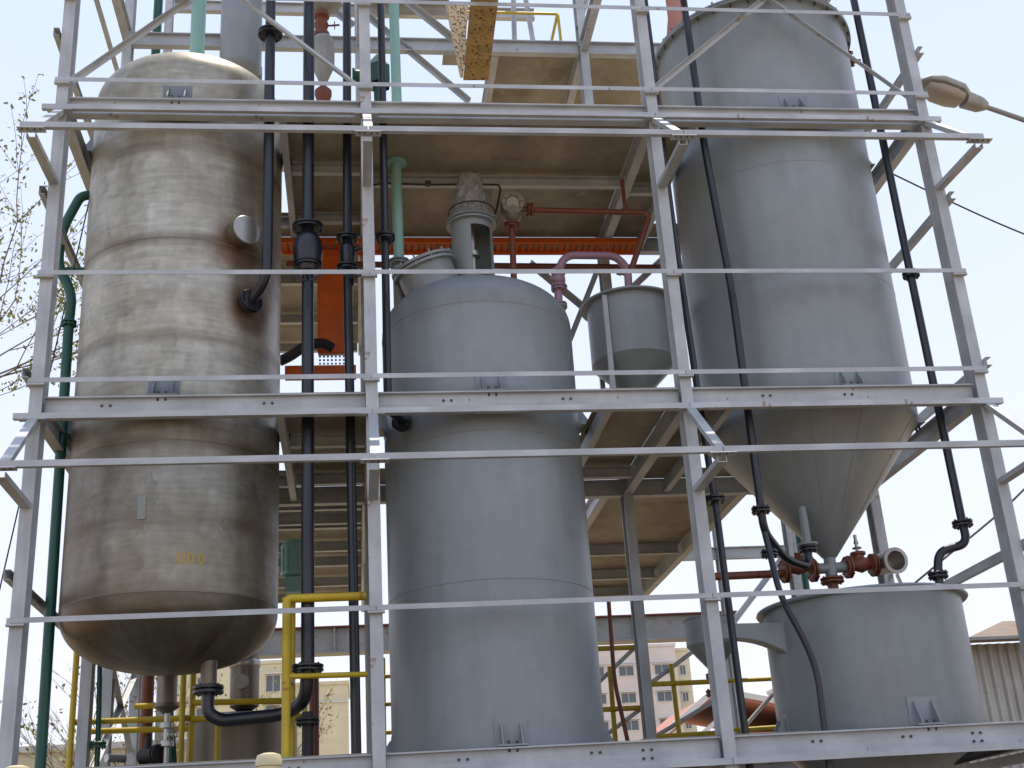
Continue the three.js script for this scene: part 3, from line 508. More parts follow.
pipe('green_pipe', [0, 0, -1.0], 'dark green pipe hooking in from the bare tank then down beside leftmost column', [[0.16, 8.62, -1.06], [0.02, 8.58, -1.0], [-0.15, 8.15, -1.0], [-0.15, 7.72, -1.0], [0.01, 7.45, -1.0], [0.0, 7.1, -1.0], [0.05, 2.8, -1.0], [0.07, 0, -1.0]], 0.05, M.green, [[[0.0, 7.1, -1.0], [0, 1, 0], 0.075]], G, 0.18);
pipe('green_pipe', [-0.1, 7.7, -1.0], 'short level dark green pipe stub left of the bare tank', [[-0.2, 7.73, -1.06], [0.2, 7.73, -1.06]], 0.035, M.green, [], G);
pipe('green_pipe', [0.3, 2.7, -3.2], 'thin dark green pipe hanging below the bare tank near left guard rail', [[0.1, 4.6, -3.0], [0.148, 3.2, -3.0], [0.15, 2.8, -3.0]], 0.028, M.green, [[[0.148, 3.2, -3.0], [0, 1, 0], 0.085]], G, 0.1);
pipe('green_pipe', [0.85, 2.7, -3.6], 'slanting dark green pipe below the bare tank beside rusty column pipe', [[0.66, 4.6, -3.6], [0.86, 2.7, -3.6]], 0.055, M.green, [], G);
pipe('rusty_pipe', [0.45, 2.7, -3.8], 'upright rusty red pipe below the bare tank behind yellow guard rail', [[0.5, 2.5, -3.8], [0.5, 4.9, -3.8]], 0.07, M.red, [], G);
pipe('green_pipe', [0.35, 9.2, -3.5], 'dark green pipe behind the chevron brace above the bare tank', [[0.28, 9.2, -3.4], [0.28, 15, -3.4]], 0.06, M.green, [], G);
pipe('green_pipe', [9.1, 0, -6.3], 'dark green pipe behind the red valves under the large cone', [[9.22, 0, -6.2], [9.22, 6.5, -6.2]], 0.05, M.green, [], G);
{
  const t = thing('sight_glass_line', [4.6, 7.6, -1.3], 'rust red pipe with round sight glass rising from the neck topped tank', 'pipe', G);
  part('pipe_run', sweep(bend([[4.59, 7.62, -1.3], [4.61, 8.45, -1.3]], 0.1), 0.035), M.red, t);
  part('flange', flange([4.61, 8.4, -1.3], [0, 1, 0], 0.09), M.red, t);
  const gl = part('sight_glass', [lathe([[0.05, 8.44], [0.1, 8.48], [0.13, 8.56], [0.12, 8.7], [0.06, 8.76], [0, 8.77]], [4.62, 0, -1.3], [0, 1, 0], 24, null, 0.7), lathe([[0.07, 0], [0.125, 0], [0.125, 0.05], [0.075, 0.05], [0.07, 0]], [4.62, 8.63, -1.2], [0, -0.3, 1], 28), ...around([4.62, 8.615, -1.15], [0, -0.3, 1], 0.1, 8, (p, w) => rod(p, p.clone().addScaledVector(w, 0.02), 0.011, 6))], M.dull, t);
  part('glass', disc([4.62, 8.62, -1.17], [0, -0.3, 1], 0.072, 0.01), M.lampBowl, gl);
  part('outlet_pipe', sweep(bend([[4.7, 8.62, -1.3], [4.85, 8.6, -1.3], [6.2, 8.57, -1.3], [6.08, 8.25, -1.32], [5.93, 7.88, -1.36]], 0.1), 0.034), M.red, t);
  part('flange', flange([4.83, 8.605, -1.3], [1, 0, 0], 0.08), M.red, t);
  part('hanger', [rod([5.92, 8.58, -1.3], [5.92, 9.0, -1.3], 0.022), disc([5.92, 8.6, -1.3], [0, 1, 0], 0.04, 0.05)], M.red, t);
}
{
  const t = thing('transfer_pipe', [5.1, 7.4, -1.3], 'mauve arched pipe from the neck topped tank to the small hopper', 'pipe', G);
  part('pipe_run', sweep(bend([[5.06, 7.38, -1.28], [5.09, 7.86, -1.3], [5.2, 8.03, -1.3], [5.76, 8.05, -1.35], [5.9, 7.92, -1.4], [5.89, 7.4, -1.45]], 0.14), 0.045), M.purple, t);
  part('valve', [...flange([5.065, 7.4, -1.28], [0.05, 1, 0], 0.09), ...flange([5.085, 7.62, -1.29], [0.05, 1, 0], 0.09), ...flange([5.09, 7.82, -1.3], [0.05, 1, 0], 0.08), lathe([[0.04, -0.08], [0.075, -0.03], [0.075, 0.03], [0.04, 0.08]], [5.085, 7.72, -1.29], [0, 1, 0], 18), rod([5.0, 7.72, -1.25], [5.08, 7.72, -1.29], 0.03)], M.purple, t);
}
pipe('red_header_pipe', [4.4, 8.7, -2.9], 'long dark red pipe along the rear of the top floor', [[2.05, 8.76, -2.9], [7.3, 8.69, -2.9]], 0.04, M.red, [[[6.12, 8.5, -2.6], [0, 1, 0], 0.07]], G);
pipe('red_pipe', [5.66, 2.7, -2.9], 'thin dark red pipe hanging right of the neck topped tank', [[5.655, 4.5, -2.9], [5.64, 3.6, -2.9], [5.68, 3.3, -2.9], [5.735, 2.9, -2.9]], 0.024, M.red, [], G);
pipe('red_pipe', [6.45, 4.0, -1.8], 'dark red elbow pipe entering the small funnel behind the third column', [[6.44, 4.05, -1.8], [6.45, 4.5, -1.8], [6.52, 4.72, -1.7]], 0.045, M.red, [], G);
pipe('red_pipe', [2.07, 2.7, -3.4], 'upright brownish red pipe below guard rail left of the second column', [[2.39, 2.5, -2.4], [2.39, 3.75, -2.4]], 0.05, M.red, [], G);
{
  const t = thing('valve_manifold', [7.6, 3.9, -1.33], 'rust red valve manifold with silver tee hanging under the large cone', 'valve manifold');
  part('feed_pipe', rod([6.3, 4.370, -1.33], [7.2, 4.380, -1.33], 0.04), M.red, t);
  const body = (x0, x1, n) => lathe([[0.04, 0], [0.1, 0.01], [0.1, 0.05], [0.06, 0.07], [0.09, (x1 - x0) / 2], [0.06, x1 - x0 - 0.07], [0.1, x1 - x0 - 0.05], [0.1, x1 - x0 - 0.01], [0.04, x1 - x0]], [x0, 4.44, -1.33], [1, 0.05, 0], 18, null, 0.4);
  const v1 = part('gate_valve', [body(7.17, 7.5), ...flange([7.19, 4.400, -1.33], [1, 0.05, 0], 0.12), ...flange([7.49, 4.400, -1.33], [1, 0.05, 0], 0.12), rod([7.34, 4.400, -1.33], [7.34, 4.580, -1.28], 0.04)], M.red, t);
  part('stem', [rod([7.36, 4.540, -1.25], [7.5, 4.640, -1.1], 0.018), rod([7.33, 4.560, -1.3], [7.33, 4.680, -1.3], 0.02)], M.silver, v1);
  part('tee', [rod([7.5, 4.415, -1.33], [7.86, 4.425, -1.33], 0.055), rod([7.68, 4.320, -1.33], [7.69, 4.620, -1.33], 0.062)], M.grey, t);
  const v2 = part('gate_valve', [body(7.86, 8.17), ...flange([7.87, 4.420, -1.33], [1, 0.05, 0], 0.115), ...flange([8.15, 4.435, -1.33], [1, 0.05, 0], 0.12), rod([8.0, 4.420, -1.33], [8.0, 4.560, -1.33], 0.06), disc([8.0, 4.560, -1.33], [0, 1, 0], 0.08, 0.03)], M.red, t);
  part('stem', [rod([8.0, 4.560, -1.33], [8.0, 4.760, -1.33], 0.018), disc([8.0, 4.620, -1.33], [0, 1, 0], 0.05, 0.012), disc([8.0, 4.680, -1.33], [0, 1, 0], 0.025, 0.03)], M.silver, v2);
  part('down_pipe', [...flange([7.68, 4.290, -1.33], [0, 1, 0], 0.12), rod([7.68, 3.95, -1.33], [7.68, 4.260, -1.33], 0.055), disc([7.68, 4.100, -1.33], [0, 1, 0], 0.11, 0.04)], M.red, t);
  const sg = part('open_pipe_end', lathe([[0.075, -0.3], [0.11, -0.28], [0.11, 0.03], [0.135, 0.03], [0.135, 0.06], [0.1, 0.06], [0.1, -0.2], [0.0, -0.2]], [8.31, 4.440, -1.2], [0.12, -0.12, 1], 36, null, 0.4), M.silver, t, 'round silver open end');
  part('clamp', [member([8.3, 4.320, -1.3], [8.22, 4.010, -1.3], POLY.R(0.03, 0.05)), member([8.36, 4.320, -1.28], [8.44, 4.040, -1.28], POLY.R(0.02, 0.05))], M.silver, sg);
}
{ // plastic wrap on the neck of the grey tank
  const noise = new ImprovedNoise(), g0 = new THREE.CylinderGeometry(0.2, 0.25, 0.62, 72, 40, true), p = g0.attributes.position;
  for (let i = 0; i < p.count; i++) {
    const a = Math.atan2(p.getX(i), p.getZ(i)), y = p.getY(i), k = (y + 0.31) / 0.62;
    let r = 0.22 - 0.115 * k + 0.04 * noise.noise(Math.sin(a) * 3, Math.cos(a) * 3, y * 7) + 0.035 * noise.noise(Math.sin(a) * 7, Math.cos(a) * 7, y * 22);
    if (k > 0.94) r *= 1 - (k - 0.94) * 10; if (k < 0.12) r += 0.07 * (0.12 - k) / 0.12;
    p.setXYZ(i, r * Math.sin(a), y, r * Math.cos(a));
  }
  g0.computeVertexNormals(); g0.translate(4.15, 8.66, -1.15);
  const t = thing('plastic_wrap', [4.15, 8.36, -1.15], 'crumpled clear plastic sheet tied over the neck of the grey tank', 'plastic wrap');
  part('sheet', g0.toNonIndexed(), M.wrap, t);
  part('wrapped_motor', lathe([[0.14, 8.37], [0.13, 8.5], [0.1, 8.62], [0.1, 8.66], [0.07, 8.86], [0.02, 8.92]], [4.15, 0, -1.15], [0, 1, 0], 24), M.lampGrey, t);
  part('tie', lathe([[0.25, 0], [0.262, 0.01], [0.25, 0.02]], [4.15, 8.47, -1.15], [0, 1, 0], 30), M.cable, t);
}
{ const t = thing('power_cable', [4.5, 8.4, -1.4], 'black cable looping below the top floor down to the wrapped neck', 'cable');
  part('cable_run', sweep(bend([[3.05, 8.9, -1.3], [3.2, 8.97, -1.36], [3.7, 8.955, -1.36], [4.15, 8.965, -1.36], [4.5, 8.96, -1.36], [4.52, 8.9, -1.36], [4.45, 8.6, -1.3], [4.38, 8.4, -1.2]], 0.07), 0.012, 8), M.cable, t);
  part('clip', [[3.7, 8.965], [4.15, 8.975]].map(q => box(q[0] - 0.03, q[0] + 0.03, q[1] - 0.02, q[1] + 0.03, -1.39, -1.33)), M.cable, t); }

// orange cable trays
function tray(label, a, b, w, ax, rungs) {          // perforated ladder tray
  const t = thing('cable_tray', [a[0], a[1], a[2]], label, 'cable tray', 'orange cable trays'), va = A(a), vb = A(b), s = A(ax).clone().multiplyScalar(w / 2), d = vb.clone().sub(va).normalize(), up = d.clone().cross(A(ax)).normalize();
  for (const k of [-1, 1]) part('side_rail', member(va.clone().addScaledVector(s, k), vb.clone().addScaledVector(s, k), POLY.C(0.07, 0.025, 0.003, 0.003), up), M.orange, t);
  const n = rungs; for (let i = 0; i < n; i++) { const c = va.clone().lerp(vb, (i + 0.5) / n); part('rung', member(c.clone().addScaledVector(s, -0.96), c.clone().addScaledVector(s, 0.96), POLY.R(va.distanceTo(vb) / n * 0.62, 0.012, 0.002), d), M.orange, t); }
  return t;
}
tray('long horizontal orange cable tray hung under the rear of the top floor', [2.0, 8.9, -2.72], [6.4, 8.9, -2.72], 0.2, [0, 0.25, 0.97], 56);
{
  const t = thing('orange_duct', [2.6, 7.25, -2.75], 'upright flat orange duct between the black pipes left of second column', 'duct');
  part('duct_body', box(2.43, 2.76, 7.5, 8.86, -2.82, -2.72), M.orange, t);
  part('duct_seam', [box(2.425, 2.445, 7.5, 8.86, -2.725, -2.714), box(2.745, 2.765, 7.5, 8.86, -2.725, -2.714)], M.orange, t);
  const gp = []; for (let i = 0; i < 7; i++) for (let j = 0; j < 3; j++) gp.push(box(2.44 + i * 0.046, 2.465 + i * 0.046, 7.36 + j * 0.045, 7.385 + j * 0.045, -2.76, -2.75));
  part('perforated_strip', [...gp, box(2.43, 2.76, 7.34, 7.35, -2.77, -2.745), box(2.43, 2.76, 7.48, 7.49, -2.77, -2.745)], M.silver, t);
  part('bottom_tray', box(2.05, 2.87, 7.2, 7.34, -2.85, -2.72), M.orange, t);
}
{ const t = thing('hose', [2.2, 7.3, -2.5], 'black drooping hose end beside the orange duct', 'hose'); part('hose_run', sweep(bend([[2.0, 7.3, -2.5], [2.12, 7.36, -2.5], [2.3, 7.5, -2.5], [2.5, 7.55, -2.55], [2.6, 7.5, -2.6]], 0.1), 0.06), M.blackMatt, t); }

// yellow guard rails
function guard(label, base, runs, r = 0.024) { const t = thing('guard_rail', base, label, 'guard rail', 'yellow guard rails'); for (const [n, a, b] of runs) part(n, sweep(a.length > 3 || Array.isArray(a[0]) ? bend(a, 0.05) : [A(a), A(b)], b && b.r ? b.r : r), M.yellow, t); return t; }
guard('yellow guard rail in front of black pipes left of the second column', [2.2, 2.7, -0.25], [
  ['top_rail', [[2.22, 2.7, -0.25], [2.22, 4.06, -0.25], [2.92, 4.06, -0.25]], { r: 0.038 }], ['mid_rail', [2.24, 3.38, -0.25], [2.92, 3.37, -0.25]], ['post', [2.24, 2.7, -1.0], [2.24, 4.2, -1.0]], ['side_rail', [2.2, 4.06, -0.28], [2.24, 4.2, -1.0]], ['side_rail', [2.2, 3.38, -0.28], [2.24, 3.44, -1.0]], ['post', [2.33, 2.7, -1.5], [2.33, 3.3, -1.5]]]);
guard('yellow guard rail low behind the bare tank at the left', [0, 2.7, -3.15], [
  ['post', [-0.15, 2.7, -3.1], [-0.15, 4.35, -3.1]], ['mid_rail', [-0.15, 3.46, -3.15], [1.05, 3.45, -3.15]], ['mid_rail', [-0.1, 3.38, -3.3], [1.05, 3.36, -3.3]], ['post', [0.98, 2.7, -3.1], [0.98, 3.98, -3.1]], ['post', [1.07, 2.7, -3.2], [1.07, 3.98, -3.2]], ['mid_rail', [1.07, 3.61, -3.15], [2.3, 3.58, -3.15]], ['mid_rail', [1.07, 3.44, -3.15], [2.3, 3.41, -3.15]], ['post', [1.35, 2.7, -3.15], [1.35, 3.42, -3.15]], ['mid_rail', [0.4, 3.66, -3.6], [0.95, 3.66, -3.6]]], 0.032);
guard('yellow guard rail between the neck topped tank and third column', [6.1, 2.7, -3.12], [
  ['top_rail', [5.2, 4.0, -3.12], [5.95, 4.0, -3.12]], ['mid_rail', [5.2, 3.33, -3.12], [5.95, 3.33, -3.12]], ['post', [5.64, 2.7, -3.15], [5.65, 3.8, -3.15]], ['mid_rail', [6.06, 3.58, -3.12], [6.85, 3.58, -3.12]], ['low_rail', [6.06, 3.01, -3.12], [6.85, 3.02, -3.12]], ['post', [6.37, 2.7, -3.15], [6.36, 3.8, -3.15]]], 0.028);
guard('narrow yellow ladder rail in the gap right of the second column', [3.12, 2.7, -3.15], [['post', [3.11, 2.7, -3.15], [3.12, 4.0, -3.15]], ['post', [3.3, 2.7, -3.15], [3.3, 4.0, -3.15]], ...[2.9, 3.2, 3.5, 3.8].map(y => ['rung', [3.12, y, -3.15], [3.3, y, -3.15]])]);
guard('short yellow guard rail between the third column and open bin', [7.2, 2.7, -3.12], [['top_rail', [6.9, 3.58, -3.12], [7.6, 3.58, -3.12]], ['low_rail', [6.9, 3.04, -3.12], [7.6, 3.05, -3.12]], ['post', [7.55, 2.7, -3.12], [7.55, 3.6, -3.12]]]);
guard('yellow guard rail on the highest rear platform near the top edge', [5.3, 12.3, -3.05], [['top_rail', [[4.4, 12.7, -3.05], [5.71, 12.7, -3.05], [5.72, 12.2, -3.05]], { r: 0.02 }], ['brace', [5.7, 12.68, -3.05], [5.58, 12.2, -3.3]]], 0.02);
// upright stanchions on that platform belong to the frame
F('post', member([5.1, 12.2, -3.2], [5.18, 14.2, -3.2], POLY.L(0.07, 0.07, 0.007), [0, 0, 1])); F('post', member([5.38, 12.2, -3.2], [5.22, 14.2, -3.2], POLY.L(0.07, 0.07, 0.007), [0, 0, 1]));

{ // rusty cantilever beam
  const t = thing('hoist_beam', [4.3, 10.45, -0.5], 'rusty brown beam with pale speckled tapered plate above the top handrail', 'beam');
  part('bottom_flange', member([4.325, 10.46, -1.47], [4.27, 10.46, 1.0], POLY.R(0.02, 0.3)), M.rust, t);
  part('web', member([4.4, 10.62, -1.47], [4.345, 10.62, 1.0], POLY.R(0.3, 0.014)), M.rust, t);
  const sh = new THREE.Shape(); sh.moveTo(4.12, 10.36); sh.lineTo(4.155, 10.36); sh.lineTo(4.27, 11.43); sh.lineTo(3.99, 11.4); sh.closePath();
  const g = new THREE.ExtrudeGeometry(sh, { depth: 0.014, bevelEnabled: false }); g.translate(0, 0, -1.3);
  part('tapered_plate', g, M.speck, t, 'pale speckled tapered plate');
  part('hanger', member([4.42, 10.7, -1.4], [4.42, 12.05, -2.88], POLY.L(0.06, 0.06, 0.006), [1, 0, 0]), M.rust, t);
}
{ const t = thing('vent_cowl', [7.1, 11, -2.3], 'reddish tapered cowl behind the lid of the large hopper', 'cowl'); part('cowl', lathe([[0.2, 10.9], [0.2, 11.6], [0.12, 12.1], [0.12, 12.5], [0, 12.52]], [7.15, 0, -2.3], [0, 1, 0], 24, null, 0.4), M.redWall, t); }
// small equipment below the bare tank
{ const t = thing('pot_vessel', [0.9, 2.7, -2.5], 'brownish small pot with valves hanging low behind the bare tank', 'vessel');
  part('pot', lathe([[0.04, 3.42], [0.13, 3.48], [0.1, 3.52], [0.1, 4.0], [0, 4.05]], [0.9, 0, -2.5], [0, 1, 0], 24, null, 0.4), M.shellBare, t);
  part('valve', [disc([0.91, 3.3, -2.5], [0, 1, 0], 0.07, 0.06), disc([0.92, 3.12, -2.5], [0, 1, 0], 0.07, 0.06), rod([0.91, 2.7, -2.5], [0.91, 3.45, -2.5], 0.03), ...wheel([0.98, 3.2, -2.42], [0.5, 0, 0.8], 0.05, 0.1)], M.silver, t); }
{ const t = thing('pump', [0.72, 2.7, -2.6], 'dark pump casing on the lower deck beneath the bare tank', 'pump'); part('casing', [rod([0.66, 3.02, -2.62], [0.82, 3.02, -2.5], 0.075, 18), ...flange([0.83, 3.02, -2.49], [0.16, 0, 0.12], 0.1), rod([0.72, 3.02, -2.58], [0.72, 3.2, -2.58], 0.035), rod([0.6, 2.9, -2.6], [0.3, 2.8, -2.6], 0.05), box(0.55, 1.05, 2.8, 2.9, -2.75, -2.5)], M.blackMatt, t); part('suction_pipe', rod([0.5, 3.0, -2.55], [0.35, 3.0, -2.4], 0.04), M.silver, t); }
{ const t = thing('receiver_drum', [1.5, 2.7, -4], 'dull brown steel drum low behind the black bottom pipe', 'drum'); part('drum_shell', lathe([[0, 2.7], [0.62, 2.7], [0.62, 3.5], [0.58, 3.56], [0, 3.62]], [1.52, 0, -4.2], [0, 1, 0], 48, null, 0.4), M.shellBare, t); part('drum_lid', lathe([[0.64, 3.49], [0.65, 3.5], [0.65, 3.53], [0.6, 3.56]], [1.52, 0, -4.2], [0, 1, 0], 48), M.shellBare, t); }
{ const t = thing('filter_housing', [1.53, 3.6, -4.1], 'dark upright filter housing standing behind the bottom nozzle of bare tank', 'filter'); part('housing', lathe([[0.1, 3.62], [0.165, 3.66], [0.165, 4.3], [0.12, 4.38], [0, 4.4]], [1.55, 0, -4.0], [0, 1, 0], 28, null, 0.4), M.shellBare, t); part('band', lathe([[0.17, 4.1], [0.18, 4.12], [0.18, 4.16], [0.17, 4.18]], [1.55, 0, -4.0], [0, 1, 0], 28), M.silver, t); part('face_plate', disc([1.52, 3.92, -3.83], [-0.1, 0, 1], 0.09, 0.02), M.silver, t); }
{ const t = thing('aqua_motor', [2.15, 4.7, -2.9], 'pale aqua motor seen between the bare tank and black pipe', 'motor'); part('motor_body', lathe([[0.05, 4.86], [0.14, 4.9], [0.14, 5.22], [0.11, 5.29], [0, 5.31]], [2.15, 0, -2.9], [0, 1, 0], 28, null, 0.4), M.aqua, t); part('motor_foot', box(2.06, 2.24, 4.7, 4.87, -3.0, -2.8), M.aqua, t); part('cooling_fins', Array.from({ length: 14 }, (_, k) => { const a = k / 14 * 6.283; return box(2.15 + 0.14 * Math.sin(a) - 0.005, 2.15 + 0.14 * Math.sin(a) + 0.005, 4.93, 5.2, -2.9 + 0.14 * Math.cos(a) - 0.012, -2.9 + 0.14 * Math.cos(a) + 0.012); }), M.aqua, t); }

// ------------------------------------------------------------------ street lamp, wires, posts in the foreground
{
  const t = thing('street_lamp', [14, 0, -2], 'grey cobra head street lamp on a long arm at the right edge', 'street lamp');
  const a = V(11.0, 10.57, -2), d = V(-0.955, 0.27, 0.13).normalize(), up = V(0.27, 0.95, 0.1).normalize(), s = d.clone().cross(up);
  const P = (x, y, z) => a.clone().addScaledVector(d, x).addScaledVector(up, y).addScaledVector(s, z);
  part('pole', sweep([V(14, 0, -2), V(14, 8.4, -2)], k => 0.1 - 0.03 * k, 16), M.lampGrey, t);
  part('arm', sweep(bend([[14, 8.3, -2], [14, 9.3, -2], [11.7, 10.28, -2], [10.9, 10.6, -2]], 0.5), 0.034), M.lampGrey, t);
  const loft = (secs, mat, name, par) => { const pos = [], idx = [], n = 20; for (const [x, yc, hw, hu, hd] of secs) for (let k = 0; k < n; k++) { const q = k / n * 6.2832, c = Math.cos(q), sn = Math.sin(q), e = p => Math.sign(p) * Math.pow(Math.abs(p), 0.6); const v = P(x, yc + e(sn) * (sn > 0 ? hu : hd), e(c) * hw); pos.push(v.x, v.y, v.z); } for (let i = 0; i < secs.length - 1; i++) for (let k = 0; k < n; k++) { const k1 = (k + 1) % n; idx.push(i * n + k, i * n + k1, (i + 1) * n + k1, i * n + k, (i + 1) * n + k1, (i + 1) * n + k); } for (const i of [0, secs.length - 1]) for (let k = 1; k < n - 1; k++) idx.push(i * n, i * n + k, i * n + k + 1); let g = new THREE.BufferGeometry(); g.setAttribute('position', new THREE.Float32BufferAttribute(pos, 3)); g.setIndex(idx); g.setAttribute('uv', new THREE.Float32BufferAttribute(pos.flatMap((_, i) => i % 3 === 0 ? [pos[i], pos[i + 1]] : []), 2)); g = toCreasedNormals(g, 0.6); return part(name, g, mat, par); };
  loft([[-0.02, 0, 0.05, 0.05, 0.05], [0.08, 0.0, 0.1, 0.07, 0.1], [0.3, 0.0, 0.12, 0.08, 0.11]], M.lampGrey, 'gear_housing', t);
  const hd = loft([[0.3, 0.0, 0.13, 0.09, 0.03], [0.4, 0.02, 0.2, 0.1, 0.03], [0.7, 0.02, 0.22, 0.1, 0.03], [0.88, 0.0, 0.18, 0.07, 0.02], [0.95, 0.0, 0.09, 0.03, 0.01]], M.lampGrey, 'lamp_head', t);
  loft([[0.36, -0.02, 0.15, 0.0, 0.1], [0.5, -0.02, 0.185, 0.0, 0.12], [0.7, -0.02, 0.185, 0.0, 0.12], [0.86, -0.02, 0.13, 0.0, 0.07]], M.lampBowl, 'diffuser_bowl', hd);
}
const wire = (label, pts, r = 0.009) => { const t = thing('overhead_wire', pts[0], label, 'wire', 'thin overhead wires'); const c = new THREE.CatmullRomCurve3(pts.map(A)).getPoints(24); part('wire_run', sweep(c, r, 6), M.cable, t); };
wire('thin wire leaving the rightmost column below the street lamp', [[8.72, 8.6, -0.45], [9.312, 8.26, -0.45], [10.115, 7.839, -0.45], [13.5, 6.4, -0.45]]);
wire('sagging wire behind the S bend pipe at the lower right', [[8.6, 4.1, -3], [9.7, 4.83, -3], [10.96, 5.7, -3], [13.2, 7.8, -3]], 0.013);
wire('taut thin wire slanting down behind the leftmost column', [[0.12, 8.6, -1], [-0.163, 6.436, -1], [-0.42, 4.5, -1], [-0.95, 0.4, -1]], 0.007);
for (const [x, lab] of [[2.36, 'cream rounded post top in front of the lowest beam, right one of two'], [1.1, 'cream rounded post top at the bottom left corner, left one of two']]) {
  const t = thing('cream_post', [x, 0, 4], lab, 'post', 'cream fence posts');
  part('post', lathe([[0.06, 0], [0.06, 2.24], [0.055, 2.25]], [x, 0, 4], [0, 1, 0], 28, null, 0.3), M.cream, t);
  part('cap', lathe([[0.055, 2.24], [0.068, 2.245], [0.07, 2.27], [0.06, 2.3], [0.03, 2.31], [0, 2.312]], [x, 0, 4], [0, 1, 0], 28, null, 0.9), M.cream, t);
}

// ------------------------------------------------------------------ background buildings
{
  const t = thing('pipe_bridge', [4, 0, -14], 'long grey overhead girder with red top edge behind the frame', 'girder');
  part('girder_web', box(-1, 10.6, 6.03, 6.5, -14.3, -14.1), M.lampGrey, t);
  part('top_flange', box(-1, 10.6, 6.5, 6.53, -14.4, -14.0), M.red, t); part('bottom_flange', box(-1, 10.6, 6.0, 6.03, -14.4, -14.0), M.lampGrey, t);
  for (let i = 0; i < 8; i++) part('stiffener', box(-0.6 + i * 1.5, -0.57 + i * 1.5, 6.03, 6.5, -14.1, -14.02), M.lampGrey, t);
  for (const x of [-0.8, 10.3]) part('support', box(x - 0.15, x + 0.15, 0, 6, -14.35, -14.05), M.lampGrey, t);
}
function block(name, label, x0, x1, z0, z1, h, mat, floors, wx, ww, wh, y0, sill) {
  const t = thing(name, [(x0 + x1) / 2, 0, z0], label, 'building', 'apartment blocks behind the plant');
  part('wall', box(x0, x1, 0, h, z1, z0, 0.01), mat, t);
  part('parapet', box(x0 - 0.12, x1 + 0.12, h, h + 0.35, z1 - 0.1, z0 + 0.12, 0.02), mat, t);
  for (const y of sill) part('cornice', box(x0 - 0.06, x1 + 0.06, y, y + 0.14, z0, z0 + 0.16, 0.01), M.whiteTrim, t);
  for (const y of floors) for (const x of wx) {
    const w = part('window', [box(x, x + ww, y - 0.06, y, z0, z0 + 0.1), box(x, x + ww, y + wh, y + wh + 0.06, z0, z0 + 0.08), box(x - 0.06, x, y - 0.06, y + wh + 0.06, z0, z0 + 0.08), box(x + ww, x + ww + 0.06, y - 0.06, y + wh + 0.06, z0, z0 + 0.08), box(x + ww / 2 - 0.025, x + ww / 2 + 0.025, y, y + wh, z0, z0 + 0.06), box(x - 0.15, x + ww + 0.15, y + wh + 0.12, y + wh + 0.2, z0, z0 + 0.4)], M.whiteTrim, t);
    part('pane', box(x, x + ww, y, y + wh, z0, z0 + 0.02), M.glass, w);
  }
  return t;
}
block('apartment_block', 'pinkish apartment block seen right of the neck topped tank', 26, 38, -126, -140, 25, M.pinkWall, [10.4, 13.3, 16.2, 19.1, 22.0], [28.2, 31.5, 35.5], 1.6, 1.0, 0, [23.3, 11.9]);
block('apartment_block', 'pale cream building wing beside the pinkish apartment block', 38.05, 39.8, -127, -140, 24.6, M.creamWall, [16.2, 19.1, 22], [38.6], 0.6, 0.9, 0, []);
block('apartment_block', 'cream apartment block with windows seen below the bare tank', -14, -3.85, -112, -124, 22.5, M.creamWall, [11.5, 14.3, 17.1, 19.9], [-12, -8.4, -5.6], 1.3, 1.5, 0, [18.9]);
block('apartment_block', 'plain cream block seen below the yellow guard rail', -3.8, 2.1, -114, -124, 20.6, M.creamWall, [13.2, 16.8], [-2.9], 0.7, 0.9, 0, [18.9]);
block('apartment_block', 'low pale block at far right behind the open bin', 46, 62, -110, -120, 18.5, M.whiteTrim, [9, 12, 15], [47, 50, 53, 56], 1.4, 1.2, 0, []);
{ // red roofed shed
  const t = thing('red_shed', [13.8, 0, -25], 'red sided sheds with white edging behind the yellow rails', 'shed');
  part('wall', box(11.6, 17.4, 0, 5.2, -30, -25, 0.01), M.redWall, t);
  part('roof', [member([11.3, 5.1, -27.5], [13.0, 6.3, -27.5], POLY.R(0.12, 5.6)), member([13.0, 6.3, -27.5], [17.8, 5.2, -27.5], POLY.R(0.12, 5.6))], M.redWall, t);
  part('edge_trim', [member([11.3, 5.2, -24.66], [13.0, 6.4, -24.66], POLY.R(0.16, 0.08)), member([12.2, 5.0, -24.66], [13.6, 6.0, -24.66], POLY.R(0.12, 0.08)), member([13.0, 6.4, -24.66], [17.8, 5.3, -24.66], POLY.R(0.16, 0.08))], M.whiteTrim, t);
}
